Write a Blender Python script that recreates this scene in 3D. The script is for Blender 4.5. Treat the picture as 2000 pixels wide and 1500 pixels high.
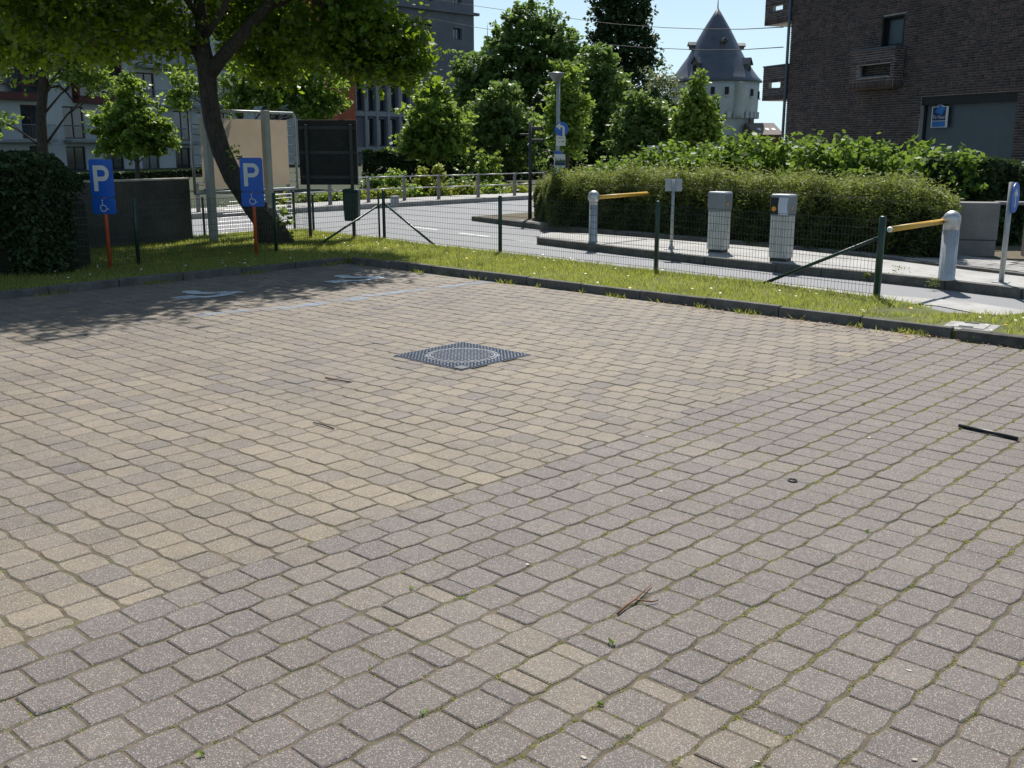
import bpy, math, random
import numpy as np
from mathutils import Vector, Matrix

random.seed(7)
RNG = np.random.default_rng(7)
for o in list(bpy.data.objects):
    bpy.data.objects.remove(o)
SC = bpy.context.scene
COL = SC.collection
R = math.radians

# ------------------------------------------------------------------ camera
CAM_H, FPX, HZ = 1.95, 2000.0, 280.0
PITCH = math.atan((750 - HZ) / FPX)
cam_d = bpy.data.cameras.new('camera'); cam_d.sensor_width = 36.0; cam_d.lens = 36.0
cam_d.clip_start = 0.05; cam_d.clip_end = 3000
cam = bpy.data.objects.new('camera', cam_d); COL.objects.link(cam)
cam.location = (0, 0, CAM_H); cam.rotation_euler = (math.pi / 2 - PITCH, 0, 0)
SC.camera = cam
SC.render.resolution_x = 1024; SC.render.resolution_y = 768

# ------------------------------------------------------------------ sky and sun
SUN_AZ, SUN_EL = R(7), R(52)
TO_SUN = Vector((math.sin(SUN_AZ) * math.cos(SUN_EL), math.cos(SUN_AZ) * math.cos(SUN_EL), math.sin(SUN_EL)))
W = bpy.data.worlds.new('World'); SC.world = W; W.use_nodes = True
nt = W.node_tree; nt.nodes.clear()
sky = nt.nodes.new('ShaderNodeTexSky'); sky.sky_type = 'NISHITA'; sky.sun_disc = False
sky.sun_elevation = SUN_EL; sky.sun_rotation = SUN_AZ
sky.air_density = 1.0; sky.dust_density = 0.35; sky.ozone_density = 2.2; sky.altitude = 0
tc = nt.nodes.new('ShaderNodeTexCoord')
mp = nt.nodes.new('ShaderNodeMapping'); mp.inputs['Scale'].default_value = (1.0, 1.0, 3.2)
cn = nt.nodes.new('ShaderNodeTexNoise'); cn.inputs['Scale'].default_value = 2.3; cn.inputs['Detail'].default_value = 7
cn.inputs['Roughness'].default_value = 0.62
cr = nt.nodes.new('ShaderNodeValToRGB'); cr.color_ramp.elements[0].position = 0.46; cr.color_ramp.elements[1].position = 0.78
cr.color_ramp.elements[0].color = (0, 0, 0, 1); cr.color_ramp.elements[1].color = (0.55, 0.55, 0.55, 1)
mx = nt.nodes.new('ShaderNodeMixRGB'); mx.inputs['Color2'].default_value = (8.4, 11.4, 13.2, 1)
bg = nt.nodes.new('ShaderNodeBackground'); bg.inputs['Strength'].default_value = 0.07
wo = nt.nodes.new('ShaderNodeOutputWorld')
L = nt.links.new
L(tc.outputs['Generated'], mp.inputs['Vector']); L(mp.outputs['Vector'], cn.inputs['Vector'])
L(cn.outputs['Fac'], cr.inputs['Fac'])
sx = nt.nodes.new('ShaderNodeSeparateXYZ'); L(tc.outputs['Generated'], sx.inputs['Vector'])
hzr = nt.nodes.new('ShaderNodeMapRange'); L(sx.outputs['Z'], hzr.inputs['Value'])
hzr.inputs['From Min'].default_value = 0.0; hzr.inputs['From Max'].default_value = 0.30; hzr.inputs['To Min'].default_value = 0.8; hzr.inputs['To Max'].default_value = 0.12
hzr.interpolation_type = 'SMOOTHSTEP'
mxx = nt.nodes.new('ShaderNodeMath'); mxx.operation = 'MAXIMUM'; L(cr.outputs['Color'], mxx.inputs[0]); L(hzr.outputs['Result'], mxx.inputs[1]); L(mxx.outputs[0], mx.inputs['Fac'])
L(sky.outputs['Color'], mx.inputs['Color1']); L(mx.outputs['Color'], bg.inputs['Color'])
L(bg.outputs['Background'], wo.inputs['Surface'])

sd = bpy.data.lights.new('sun', 'SUN'); sd.energy = 4.9; sd.angle = R(0.55); sd.color = (1.0, 0.955, 0.89)
sun = bpy.data.objects.new('sun', sd); COL.objects.link(sun)
sun.rotation_euler = TO_SUN.to_track_quat('Z', 'Y').to_euler(); sun.location = (0, 0, 40)
vs = SC.view_settings
vs.view_transform = 'Standard'; vs.look = 'None'; vs.exposure = 0.34; vs.gamma = 1.0; vs.use_curve_mapping = False

# ------------------------------------------------------------------ geometry helpers
CP, SP = math.cos(PITCH), math.sin(PITCH)
def ray(px, py):
    x = (px - 1000) / FPX; y = (750 - py) / FPX
    return (x, CP + y * SP, -SP + y * CP)
def G(px, py, z=0.0):                     # photo pixel -> point on the level z
    d = ray(px, py); t = (z - CAM_H) / d[2]
    return (d[0] * t, d[1] * t, z)
def P(px, py, Y):                         # photo pixel -> point at distance Y ahead
    d = ray(px, py); t = Y / d[1]
    return (d[0] * t, Y, CAM_H + d[2] * t)
def zat(py, Y):
    return P(1000, py, Y)[2]
AL = R(47); CU, SU = math.cos(AL), math.sin(AL)
def UV(u, v):                             # car-park axes -> world
    return (u * CU + v * SU, u * SU - v * CU)
def toUV(x, y):
    return (x * CU + y * SU, x * SU - y * CU)

def norm(v):
    l = math.sqrt(sum(c * c for c in v)) or 1.0
    return tuple(c / l for c in v)
def cross(a, b):
    return (a[1]*b[2]-a[2]*b[1], a[2]*b[0]-a[0]*b[2], a[0]*b[1]-a[1]*b[0])

FR = {}                                   # frames of the things: name -> (loc, rotz)
class MB:
    def __init__(s): s.v = []; s.f = []
    def add(s, vs, fs):
        o = len(s.v); s.v += [tuple(p) for p in vs]; s.f += [tuple(i + o for i in f) for f in fs]; return s
    def box(s, cx, cy, cz, sx, sy, sz, rz=0.0, taper=1.0):
        c, n = math.cos(rz), math.sin(rz); vs = []
        for k in (-1, 1):
            t = taper if k > 0 else 1.0
            for i, j in ((-1, -1), (1, -1), (1, 1), (-1, 1)):
                x, y = i * sx / 2 * t, j * sy / 2 * t
                vs.append((cx + x * c - y * n, cy + x * n + y * c, cz + k * sz / 2))
        return s.add(vs, [(3,2,1,0), (4,5,6,7), (0,1,5,4), (1,2,6,5), (2,3,7,6), (3,0,4,7)])
    def tube(s, pts, rad, n=8, cap=True):
        if not hasattr(rad, '__len__'): rad = [rad] * len(pts)
        o = len(s.v); m = len(pts); prev = None
        for i, p in enumerate(pts):
            a = pts[max(i-1, 0)]; b = pts[min(i+1, m-1)]
            d = norm((b[0]-a[0], b[1]-a[1], b[2]-a[2]))
            if prev is None:
                h = (0, 0, 1) if abs(d[2]) < 0.9 else (1, 0, 0)
                x = norm(cross(h, d))
            else:
                x = norm(cross(cross(d, prev), d))
            y = cross(d, x); prev = x
            for k in range(n):
                t = 2 * math.pi * k / n; c, q = math.cos(t) * rad[i], math.sin(t) * rad[i]
                s.v.append((p[0]+x[0]*c+y[0]*q, p[1]+x[1]*c+y[1]*q, p[2]+x[2]*c+y[2]*q))
        for i in range(m - 1):
            for k in range(n):
                k2 = (k + 1) % n
                s.f.append((o+i*n+k, o+i*n+k2, o+(i+1)*n+k2, o+(i+1)*n+k))
        if cap:
            s.f.append(tuple(o + k for k in reversed(range(n))))
            s.f.append(tuple(o + (m-1)*n + k for k in range(n)))
        return s
    def lathe(s, prof, n=24, c=(0, 0), flute=0.0, nf=0):
        o = len(s.v); m = len(prof)
        for r, z in prof:
            for k in range(n):
                t = 2 * math.pi * k / n
                rr = r * (1 + (flute * math.cos(nf * t) if nf else 0))
                s.v.append((c[0] + rr * math.cos(t), c[1] + rr * math.sin(t), z))
        for i in range(m - 1):
            for k in range(n):
                k2 = (k + 1) % n
                s.f.append((o+i*n+k, o+i*n+k2, o+(i+1)*n+k2, o+(i+1)*n+k))
        s.f.append(tuple(o + k for k in reversed(range(n)))); s.f.append(tuple(o+(m-1)*n+k for k in range(n)))
        return s
    def prism(s, poly, z0, z1):            # polygon in XY, anticlockwise
        n = len(poly); vs = [(p[0], p[1], z0) for p in poly] + [(p[0], p[1], z1) for p in poly]
        fs = [tuple(reversed(range(n))), tuple(range(n, 2*n))] + [(i, (i+1) % n, n+(i+1) % n, n+i) for i in range(n)]
        return s.add(vs, fs)
    def plate(s, poly, y0, y1):            # polygon in XZ (x, z), front at y0 (towards -y)
        n = len(poly); vs = [(p[0], y0, p[1]) for p in poly] + [(p[0], y1, p[1]) for p in poly]
        fs = [tuple(range(n)), tuple(reversed(range(n, 2*n)))] + [((i+1) % n, i, n+i, n+(i+1) % n) for i in range(n)]
        return s.add(vs, fs)
    def build(s, name, mat, parent=None, world=False, smooth=False, bevel=0.0, **props):
        vs = s.v
        if parent is not None and world:
            (lx, ly, lz), rz = FR[parent.name]
            c, n = math.cos(-rz), math.sin(-rz)
            vs = [((p[0]-lx)*c-(p[1]-ly)*n, (p[0]-lx)*n+(p[1]-ly)*c, p[2]-lz) for p in vs]
        me = bpy.data.meshes.new(name); me.from_pydata(vs, [], s.f); me.update()
        return link(name, me, mat, parent, smooth, bevel, props)

def link(name, me, mat, parent=None, smooth=False, bevel=0.0, props=None):
    o = bpy.data.objects.new(name, me); COL.objects.link(o)
    if mat is not None: me.materials.append(mat)
    if smooth:
        me.polygons.foreach_set('use_smooth', [True] * len(me.polygons))
    if bevel:
        b = o.modifiers.new('bevel', 'BEVEL'); b.width = bevel; b.segments = 2; b.limit_method = 'ANGLE'; b.angle_limit = R(40)
    if parent is not None: o.parent = parent
    FR[o.name] = FR.get(parent.name, ((0, 0, 0), 0)) if parent is not None else ((0, 0, 0), 0)
    for k, v in (props or {}).items(): o[k] = v
    return o
def thing(name, label, cat, loc=(0, 0, 0), rz=0.0, group=None, kind=None):
    o = bpy.data.objects.new(name, None); COL.objects.link(o); o.empty_display_size = 0.2
    o.location = loc; o.rotation_euler = (0, 0, rz)
    if label: o['label'] = label
    if cat: o['category'] = cat
    if group: o['group'] = group
    if kind: o['kind'] = kind
    FR[o.name] = (tuple(loc), rz)
    return o
def np_mesh(name, verts, faces, tint=None, attr='tint'):
    """verts (n,3), faces (m,k) arrays of one polygon size"""
    me = bpy.data.meshes.new(name)
    verts = np.asarray(verts, dtype=np.float32); faces = np.asarray(faces, dtype=np.int32)
    me.vertices.add(len(verts)); me.vertices.foreach_set('co', verts.ravel())
    k = faces.shape[1]; m = len(faces)
    me.loops.add(m * k); me.loops.foreach_set('vertex_index', faces.ravel())
    me.polygons.add(m); me.polygons.foreach_set('loop_start', np.arange(m, dtype=np.int32) * k)
    if tint is not None:
        if np.ndim(tint) == 1:
            a = me.attributes.new(attr, 'FLOAT', 'POINT'); a.data.foreach_set('value', np.asarray(tint, dtype=np.float32))
        else:
            a = me.attributes.new(attr, 'FLOAT_COLOR', 'POINT'); a.data.foreach_set('color', np.asarray(tint, dtype=np.float32).ravel())
    me.update(calc_edges=True); me.validate()
    return me

# ------------------------------------------------------------------ materials
def N(nt, t, **kw):
    n = nt.nodes.new(t)
    for k, v in kw.items():
        if k.startswith('i_'): n.inputs[k[2:].replace('_', ' ')].default_value = v
        else: setattr(n, k, v)
    return n
def base_mat(name):
    m = bpy.data.materials.new(name); m.use_nodes = True
    nt = m.node_tree; b = nt.nodes['Principled BSDF']
    return m, nt, b
def mix(nt, fac, a, b, mode='MIX'):
    n = nt.nodes.new('ShaderNodeMixRGB'); n.blend_type = mode
    for s, v in (('Fac', fac), ('Color1', a), ('Color2', b)):
        if hasattr(v, 'is_output'): nt.links.new(v, n.inputs[s])
        elif isinstance(v, (int, float)): n.inputs[s].default_value = v if s == 'Fac' else (v, v, v, 1)
        else: n.inputs[s].default_value = (*v[:3], 1)
    return n.outputs['Color']
def ramp(nt, src, p0, p1, c0=0.0, c1=1.0):
    n = nt.nodes.new('ShaderNodeMapRange'); nt.links.new(src, n.inputs['Value'])
    n.inputs['From Min'].default_value = p0; n.inputs['From Max'].default_value = p1
    n.inputs['To Min'].default_value = c0; n.inputs['To Max'].default_value = c1
    return n.outputs['Result']
def noise(nt, scale, detail=4, rough=0.55, vec=None):
    n = N(nt, 'ShaderNodeTexNoise', i_Scale=scale, i_Detail=detail, i_Roughness=rough)
    if vec is None:
        g = nt.nodes.new('ShaderNodeNewGeometry'); vec = g.outputs['Position']
    nt.links.new(vec, n.inputs['Vector'])
    return n.outputs['Fac']
def mat(name, col, rough=0.7, metal=0.0, spec=0.4, var=0.25, vscale=3.0, dirt=None, bump=0.0, bscale=60.0):
    """plain surface with two-scale colour variation, optional dirt colour and fine relief"""
    m, nt, b = base_mat(name)
    n1 = noise(nt, vscale, 5); n2 = noise(nt, vscale * 9, 3)
    f = ramp(nt, n1, 0.3, 0.7, 1 - var, 1 + var * 0.6); g = ramp(nt, n2, 0.3, 0.7, 1 - var * 0.4, 1 + var * 0.4)
    mm = nt.nodes.new('ShaderNodeMath'); mm.operation = 'MULTIPLY'; nt.links.new(f, mm.inputs[0]); nt.links.new(g, mm.inputs[1])
    c = mix(nt, 1.0, col, mm.outputs[0], 'MULTIPLY')
    if dirt:
        n3 = noise(nt, vscale * 2.3, 6, 0.7)
        c = mix(nt, ramp(nt, n3, 0.5, 0.72, 0, 0.75), c, dirt)
    nt.links.new(c, b.inputs['Base Color'])
    b.inputs['Roughness'].default_value = rough; b.inputs['Metallic'].default_value = metal
    b.inputs['Specular IOR Level'].default_value = spec
    if bump:
        bn = N(nt, 'ShaderNodeBump', i_Strength=bump, i_Distance=0.01)
        nt.links.new(noise(nt, bscale, 4, 0.6), bn.inputs['Height']); nt.links.new(bn.outputs['Normal'], b.inputs['Normal'])
    return m
def leaf_mat(name, dark, light, trans=0.45, tcol=None, rough=0.45, spec=0.35):
    m, nt, b = base_mat(name)
    a = N(nt, 'ShaderNodeAttribute', attribute_name='tint')
    c = mix(nt, a.outputs['Fac'], dark, light)
    nt.links.new(c, b.inputs['Base Color']); b.inputs['Roughness'].default_value = rough
    b.inputs['Specular IOR Level'].default_value = spec
    tcol = tcol or tuple(min(1, x * 1.9) for x in light)
    t = nt.nodes.new('ShaderNodeBsdfTranslucent')
    ct = mix(nt, 0.65, c, tcol); nt.links.new(ct, t.inputs['Color'])
    ms = nt.nodes.new('ShaderNodeMixShader'); ms.inputs['Fac'].default_value = trans
    nt.links.new(b.outputs['BSDF'], ms.inputs[1]); nt.links.new(t.outputs['BSDF'], ms.inputs[2])
    out = nt.nodes['Material Output']; nt.links.new(ms.outputs['Shader'], out.inputs['Surface'])
    return m
def paver_mat():
    m, nt, b = base_mat('concrete_paver')
    a = N(nt, 'ShaderNodeAttribute', attribute_name='tone')
    sep = nt.nodes.new('ShaderNodeSeparateColor'); nt.links.new(a.outputs['Color'], sep.inputs['Color'])
    g = nt.nodes.new('ShaderNodeNewGeometry'); pos = g.outputs['Position']
    blot = ramp(nt, noise(nt, 9, 5, 0.6, pos), 0.35, 0.65, -0.25, 0.25)
    ye = nt.nodes.new('ShaderNodeMath'); ye.operation = 'ADD'; ye.use_clamp = True
    nt.links.new(sep.outputs[0], ye.inputs[0])
    bl2 = nt.nodes.new('ShaderNodeMath'); bl2.operation = 'MULTIPLY'; nt.links.new(blot, bl2.inputs[0]); nt.links.new(sep.outputs[0], bl2.inputs[1])
    nt.links.new(bl2.outputs[0], ye.inputs[1])
    c = mix(nt, ye.outputs[0], (0.118, 0.100, 0.092), (0.214, 0.173, 0.113))
    c = mix(nt, 1.0, c, sep.outputs[1], 'MULTIPLY')
    st = ramp(nt, noise(nt, 0.9, 6, 0.65, pos), 0.3, 0.7, 0.80, 1.16)
    c = mix(nt, 1.0, c, st, 'MULTIPLY')
    oil = ramp(nt, noise(nt, 2.6, 3, 0.5, pos), 0.66, 0.74, 0, 0.45)
    c = mix(nt, oil, c, (0.065, 0.058, 0.052))
    dust = ramp(nt, noise(nt, 5.5, 6, 0.75, pos), 0.55, 0.75, 0, 0.3)
    c = mix(nt, dust, c, (0.30, 0.265, 0.21))
    gr = ramp(nt, noise(nt, 120, 3, 0.7, pos), 0.3, 0.7, 0.72, 1.22)
    c = mix(nt, 1.0, c, gr, 'MULTIPLY')
    v = N(nt, 'ShaderNodeTexVoronoi', i_Scale=330.0); nt.links.new(pos, v.inputs['Vector'])
    vs_ = nt.nodes.new('ShaderNodeSeparateColor'); nt.links.new(v.outputs['Color'], vs_.inputs['Color'])
    c = mix(nt, ramp(nt, vs_.outputs[0], 0.905, 0.925, 0, 0.55), c, (0.56, 0.54, 0.50))
    c = mix(nt, ramp(nt, vs_.outputs[1], 0.945, 0.955, 0, 0.7), c, (0.50, 0.33, 0.24))
    c = mix(nt, ramp(nt, vs_.outputs[2], 0.86, 0.90, 0, 0.5), c, (0.07, 0.065, 0.065))
    nt.links.new(c, b.inputs['Base Color']); b.inputs['Roughness'].default_value = 0.74
    b.inputs['Specular IOR Level'].default_value = 0.45
    bn = N(nt, 'ShaderNodeBump', i_Strength=0.55, i_Distance=0.004)
    nt.links.new(noise(nt, 210, 3, 0.7, pos), bn.inputs['Height']); nt.links.new(bn.outputs['Normal'], b.inputs['Normal'])
    return m
def sand_mat():
    m, nt, b = base_mat('joint_sand')
    c = mix(nt, ramp(nt, noise(nt, 14, 5, 0.7), 0.4, 0.62), (0.08, 0.063, 0.040), (0.15, 0.118, 0.074))
    c = mix(nt, ramp(nt, noise(nt, 3.2, 6, 0.75), 0.52, 0.68, 0, 0.8), c, (0.075, 0.095, 0.022))
    nt.links.new(c, b.inputs['Base Color']); b.inputs['Roughness'].default_value = 0.95
    return m
def asphalt_mat():
    m, nt, b = base_mat('asphalt')
    c = mix(nt, ramp(nt, noise(nt, 0.7, 6, 0.6), 0.3, 0.7), (0.165, 0.172, 0.188), (0.215, 0.22, 0.232))
    c = mix(nt, ramp(nt, noise(nt, 70, 3, 0.7), 0.35, 0.7, 0, 0.6), c, (0.27, 0.265, 0.26))
    nt.links.new(c, b.inputs['Base Color']); b.inputs['Roughness'].default_value = 0.72
    b.inputs['Specular IOR Level'].default_value = 0.4
    bn = N(nt, 'ShaderNodeBump', i_Strength=0.4, i_Distance=0.004)
    nt.links.new(noise(nt, 180, 3), bn.inputs['Height']); nt.links.new(bn.outputs['Normal'], b.inputs['Normal'])
    return m
def paint_mat(name, col, wear0, wear1, scale):
    """worn paint: paint only where the noise leaves it"""
    m, nt, b = base_mat(name)
    n = mix(nt, 0.5, noise(nt, scale, 6, 0.75), noise(nt, scale * 7, 4, 0.7))
    f = ramp(nt, n, wear0, wear1, 0, 0.92)
    c = mix(nt, ramp(nt, noise(nt, 50, 3), 0.3, 0.7, 0, 0.35), col, tuple(x * 0.6 for x in col))
    nt.links.new(c, b.inputs['Base Color']); b.inputs['Roughness'].default_value = 0.6
    nt.links.new(f, b.inputs['Alpha'])
    return m
def glass_mat(name, col=(0.02, 0.025, 0.03), rough=0.06):
    m, nt, b = base_mat(name)
    c = mix(nt, ramp(nt, noise(nt, 0.8, 3), 0.35, 0.65), col, tuple(x * 2.2 for x in col))
    nt.links.new(c, b.inputs['Base Color']); b.inputs['Roughness'].default_value = rough
    b.inputs['Specular IOR Level'].default_value = 0.8
    return m
def banner_mat():
    m, nt, b = base_mat('banner_cloth')
    c = mix(nt, ramp(nt, noise(nt, 1.5, 4), 0.35, 0.65), (0.39, 0.345, 0.295), (0.46, 0.405, 0.345))
    nt.links.new(c, b.inputs['Base Color']); b.inputs['Roughness'].default_value = 0.8
    t = nt.nodes.new('ShaderNodeBsdfTranslucent'); nt.links.new(mix(nt, 1.0, c, (0.95, 0.84, 0.70), 'MULTIPLY'), t.inputs['Color'])
    ms = nt.nodes.new('ShaderNodeMixShader'); ms.inputs['Fac'].default_value = 0.6
    nt.links.new(b.outputs['BSDF'], ms.inputs[1]); nt.links.new(t.outputs['BSDF'], ms.inputs[2])
    nt.links.new(ms.outputs['Shader'], nt.nodes['Material Output'].inputs['Surface'])
    return m
def bark_mat(name, c0, c1):
    m, nt, b = base_mat(name)
    g = nt.nodes.new('ShaderNodeNewGeometry')
    mp_ = nt.nodes.new('ShaderNodeMapping'); mp_.inputs['Scale'].default_value = (1, 1, 0.25); nt.links.new(g.outputs['Position'], mp_.inputs['Vector'])
    n = noise(nt, 26, 5, 0.65, mp_.outputs['Vector'])
    nt.links.new(mix(nt, ramp(nt, n, 0.35, 0.65), c0, c1), b.inputs['Base Color']); b.inputs['Roughness'].default_value = 0.95
    bn = N(nt, 'ShaderNodeBump', i_Strength=0.9, i_Distance=0.03); nt.links.new(n, bn.inputs['Height']); nt.links.new(bn.outputs['Normal'], b.inputs['Normal'])
    return m
def tone_mat(name, a, b_, vs_=2.0, rough=0.85, attr='tint', bump=0.3):
    """piece colour from the per-piece attribute plus grain"""
    m, nt, b = base_mat(name)
    at = N(nt, 'ShaderNodeAttribute', attribute_name=attr)
    oi = nt.nodes.new('ShaderNodeObjectInfo')
    c = mix(nt, at.outputs['Fac'], a, b_)
    c = mix(nt, 1.0, c, ramp(nt, noise(nt, vs_ * 12, 4, 0.65), 0.3, 0.7, 0.75, 1.2), 'MULTIPLY')
    c = mix(nt, 1.0, c, ramp(nt, noise(nt, vs_ * 0.3, 4, 0.6), 0.3, 0.7, 0.8, 1.15), 'MULTIPLY')
    nt.links.new(c, b.inputs['Base Color']); b.inputs['Roughness'].default_value = rough; b.inputs['Specular IOR Level'].default_value = 0.3
    bn = N(nt, 'ShaderNodeBump', i_Strength=bump, i_Distance=0.01); nt.links.new(noise(nt, 60, 4), bn.inputs['Height']); nt.links.new(bn.outputs['Normal'], b.inputs['Normal'])
    return m

M_PAV = paver_mat(); M_SAND = sand_mat(); M_ASPH = asphalt_mat()
M_KERB = mat('kerb_concrete', (0.12, 0.115, 0.105), 0.9, var=0.35, vscale=4, dirt=(0.05, 0.052, 0.035), bump=0.6, bscale=70)
M_KERBL = mat('pale_kerb', (0.36, 0.35, 0.33), 0.85, var=0.25, vscale=3, dirt=(0.16, 0.15, 0.13), bump=0.4)
M_SOIL = mat('verge_soil', (0.12, 0.13, 0.035), 0.95, var=0.5, vscale=2.5, dirt=(0.055, 0.08, 0.015), bump=0.8, bscale=30)
M_BANK = mat('bank_cover', (0.03, 0.042, 0.014), 0.95, var=0.5, vscale=1.5)
M_CONC = mat('pale_concrete', (0.40, 0.39, 0.37), 0.85, var=0.2, vscale=1.5, dirt=(0.25, 0.24, 0.22), bump=0.3)
M_TILE = tone_mat('pavement_tile', (0.26, 0.25, 0.24), (0.36, 0.345, 0.33), 1.5, 0.85)
M_DARKW = mat('dark_wall', (0.075, 0.068, 0.06), 0.9, var=0.4, vscale=1.6, dirt=(0.04, 0.04, 0.032), bump=0.5, bscale=40)
M_SUNTOP = mat('sunlit_wall_top', (0.42, 0.37, 0.30), 0.8)
M_WHITE_LINE = paint_mat('white_road_paint', (0.74, 0.74, 0.72), 0.36, 0.5, 1.4)
M_FAINT_LINE = paint_mat('faint_road_paint', (0.45, 0.44, 0.43), 0.45, 0.6, 1.4)
M_SYMBOL = paint_mat('symbol_paint', (0.66, 0.69, 0.71), 0.38, 0.5, 2.2)
M_BLUE_LINE = paint_mat('blue_bay_paint', (0.27, 0.42, 0.62), 0.45, 0.66, 3.4)
M_GREEN = mat('fence_green', (0.012, 0.045, 0.03), 0.4, spec=0.5, var=0.2)
M_WIRE = mat('fence_wire', (0.012, 0.034, 0.025), 0.35, spec=0.6, var=0.2)
M_ALU = mat('brushed_aluminium', (0.50, 0.51, 0.51), 0.42, metal=0.7, var=0.12, vscale=6, dirt=(0.33, 0.33, 0.32))
M_STEEL = mat('galvanised_steel', (0.36, 0.38, 0.38), 0.45, metal=0.55, var=0.2, vscale=5, dirt=(0.27, 0.28, 0.27))
M_PLATE = mat('sign_back', (0.36, 0.38, 0.40), 0.5, metal=0.3, var=0.1)
M_HEAD = mat('machine_head', (0.22, 0.235, 0.245), 0.42, metal=0.3, var=0.12, vscale=5)
M_HEADTOP = mat('machine_cap', (0.5, 0.51, 0.52), 0.35, metal=0.4, var=0.1)
M_BODY = mat('machine_body', (0.54, 0.54, 0.51), 0.5, metal=0.25, var=0.12, vscale=4, dirt=(0.36, 0.355, 0.33))
M_BLACK = mat('black_plastic', (0.012, 0.013, 0.015), 0.45, var=0.2)
M_DISPLAY = mat('machine_panel', (0.52, 0.56, 0.66), 0.3, var=0.1)
M_ORANGE = mat('orange_button', (0.75, 0.32, 0.02), 0.4, var=0.1)
M_YARM = mat('yellow_arm', (0.62, 0.36, 0.05), 0.45, var=0.15, vscale=5, dirt=(0.42, 0.25, 0.05))
M_WHITEP = mat('white_paint', (0.72, 0.72, 0.70), 0.5, var=0.1)
M_BLUE = mat('sign_blue', (0.008, 0.10, 0.46), 0.38, var=0.1, spec=0.5)
M_SIGNW = mat('sign_white', (0.62, 0.62, 0.58), 0.45, var=0.08)
M_POSTR = mat('orange_post', (0.52, 0.085, 0.025), 0.5, var=0.2, vscale=6, dirt=(0.30, 0.06, 0.025))
M_POSTG = mat('grey_post', (0.36, 0.37, 0.34), 0.6, var=0.15, vscale=3)
M_BANNER = banner_mat()
M_BOARD = mat('dark_board', (0.02, 0.018, 0.016), 0.75, var=0.5, vscale=2, dirt=(0.035, 0.028, 0.02))
M_BIN = mat('bin_green', (0.012, 0.04, 0.03), 0.4, var=0.2)
M_IRON = mat('cast_iron', (0.07, 0.074, 0.085), 0.5, metal=0.45, var=0.2, vscale=6)
M_STUD = mat('worn_iron', (0.25, 0.26, 0.285), 0.38, metal=0.6, var=0.2, vscale=9)
M_RAILC = mat('railing_concrete', (0.20, 0.19, 0.185), 0.85, var=0.2, bump=0.3)
M_RAIL = mat('railing_steel', (0.36, 0.36, 0.36), 0.4, metal=0.5, var=0.1)
M_DPOST = mat('dark_pole', (0.03, 0.034, 0.033), 0.5, var=0.3)
M_BARK = bark_mat('bark_dark', (0.022, 0.019, 0.014), (0.065, 0.056, 0.042))
M_BARK2 = bark_mat('bark_grey', (0.05, 0.042, 0.034), (0.12, 0.105, 0.085))
M_LF_MAIN = leaf_mat('leaf_main', (0.022, 0.05, 0.008), (0.075, 0.13, 0.015), 0.47, (0.46, 0.66, 0.03))
M_LF_BRIGHT = leaf_mat('leaf_bright', (0.045, 0.095, 0.018), (0.21, 0.31, 0.06), 0.46, (0.46, 0.62, 0.08))
M_LF_MID = leaf_mat('leaf_mid', (0.04, 0.08, 0.024), (0.16, 0.24, 0.065), 0.40, (0.34, 0.50, 0.10))
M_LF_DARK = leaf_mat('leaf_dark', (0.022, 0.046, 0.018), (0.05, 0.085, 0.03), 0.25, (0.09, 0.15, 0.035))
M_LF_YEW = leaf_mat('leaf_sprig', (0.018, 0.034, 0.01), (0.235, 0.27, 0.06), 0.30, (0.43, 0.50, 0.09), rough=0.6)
M_LF_YEL = leaf_mat('leaf_yellow', (0.10, 0.15, 0.02), (0.24, 0.28, 0.04), 0.45, (0.5, 0.55, 0.06))
M_LF_IVY = leaf_mat('leaf_glossy', (0.05, 0.105, 0.022), (0.14, 0.22, 0.04), 0.4, (0.34, 0.5, 0.06), rough=0.5, spec=0.25)
M_GRASS = leaf_mat('grass_blade', (0.12, 0.17, 0.026), (0.38, 0.37, 0.115), 0.48, (0.58, 0.64, 0.10), rough=0.6)
M_GROUND = mat('far_ground', (0.07, 0.085, 0.035), 0.95, var=0.4, vscale=0.3)
M_DAISY = mat('daisy_white', (0.75, 0.75, 0.70), 0.6); M_DANDY = mat('dandelion', (0.75, 0.45, 0.02), 0.6)
M_BRICK = tone_mat('brick_red', (0.055, 0.048, 0.05), (0.155, 0.105, 0.093), 3.0, 0.9)
M_MORTAR = mat('mortar', (0.40, 0.38, 0.37), 0.95, var=0.2)
M_DFRAME = mat('dark_frame', (0.012, 0.013, 0.015), 0.5, var=0.2)
M_GLASS = glass_mat('window_glass'); M_GLASSB = glass_mat('blue_glass', (0.06, 0.075, 0.09), 0.12)
M_CURTAIN = mat('curtain_blue', (0.07, 0.10, 0.12), 0.35, spec=0.7, var=0.15)
M_ZINC = mat('zinc', (0.10, 0.13, 0.16), 0.5, metal=0.3, var=0.15)
M_DSOFF = mat('brown_soffit', (0.13, 0.11, 0.07), 0.9)
M_SOFFIT = mat('lit_soffit', (0.55, 0.52, 0.46), 0.8)  # side balcony soffits, the light on them put into a paler colour
M_RENDER = mat('white_render', (0.40, 0.425, 0.43), 0.85, var=0.08, vscale=0.6)
M_REDW = mat('oxblood_frame', (0.085, 0.016, 0.015), 0.6, var=0.15)
M_BALC = mat('balcony_grey', (0.20, 0.22, 0.23), 0.6, var=0.1)
M_GREYB = mat('grey_render', (0.14, 0.145, 0.17), 0.9, var=0.15, vscale=0.5, dirt=(0.105, 0.11, 0.13))
M_FIN = mat('grey_fin', (0.25, 0.26, 0.28), 0.8, var=0.1)
M_ORBR = mat('orange_brick', (0.36, 0.10, 0.05), 0.9, var=0.2, vscale=2)
M_DKBR = mat('dull_brick', (0.16, 0.07, 0.05), 0.9, var=0.2)
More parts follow.
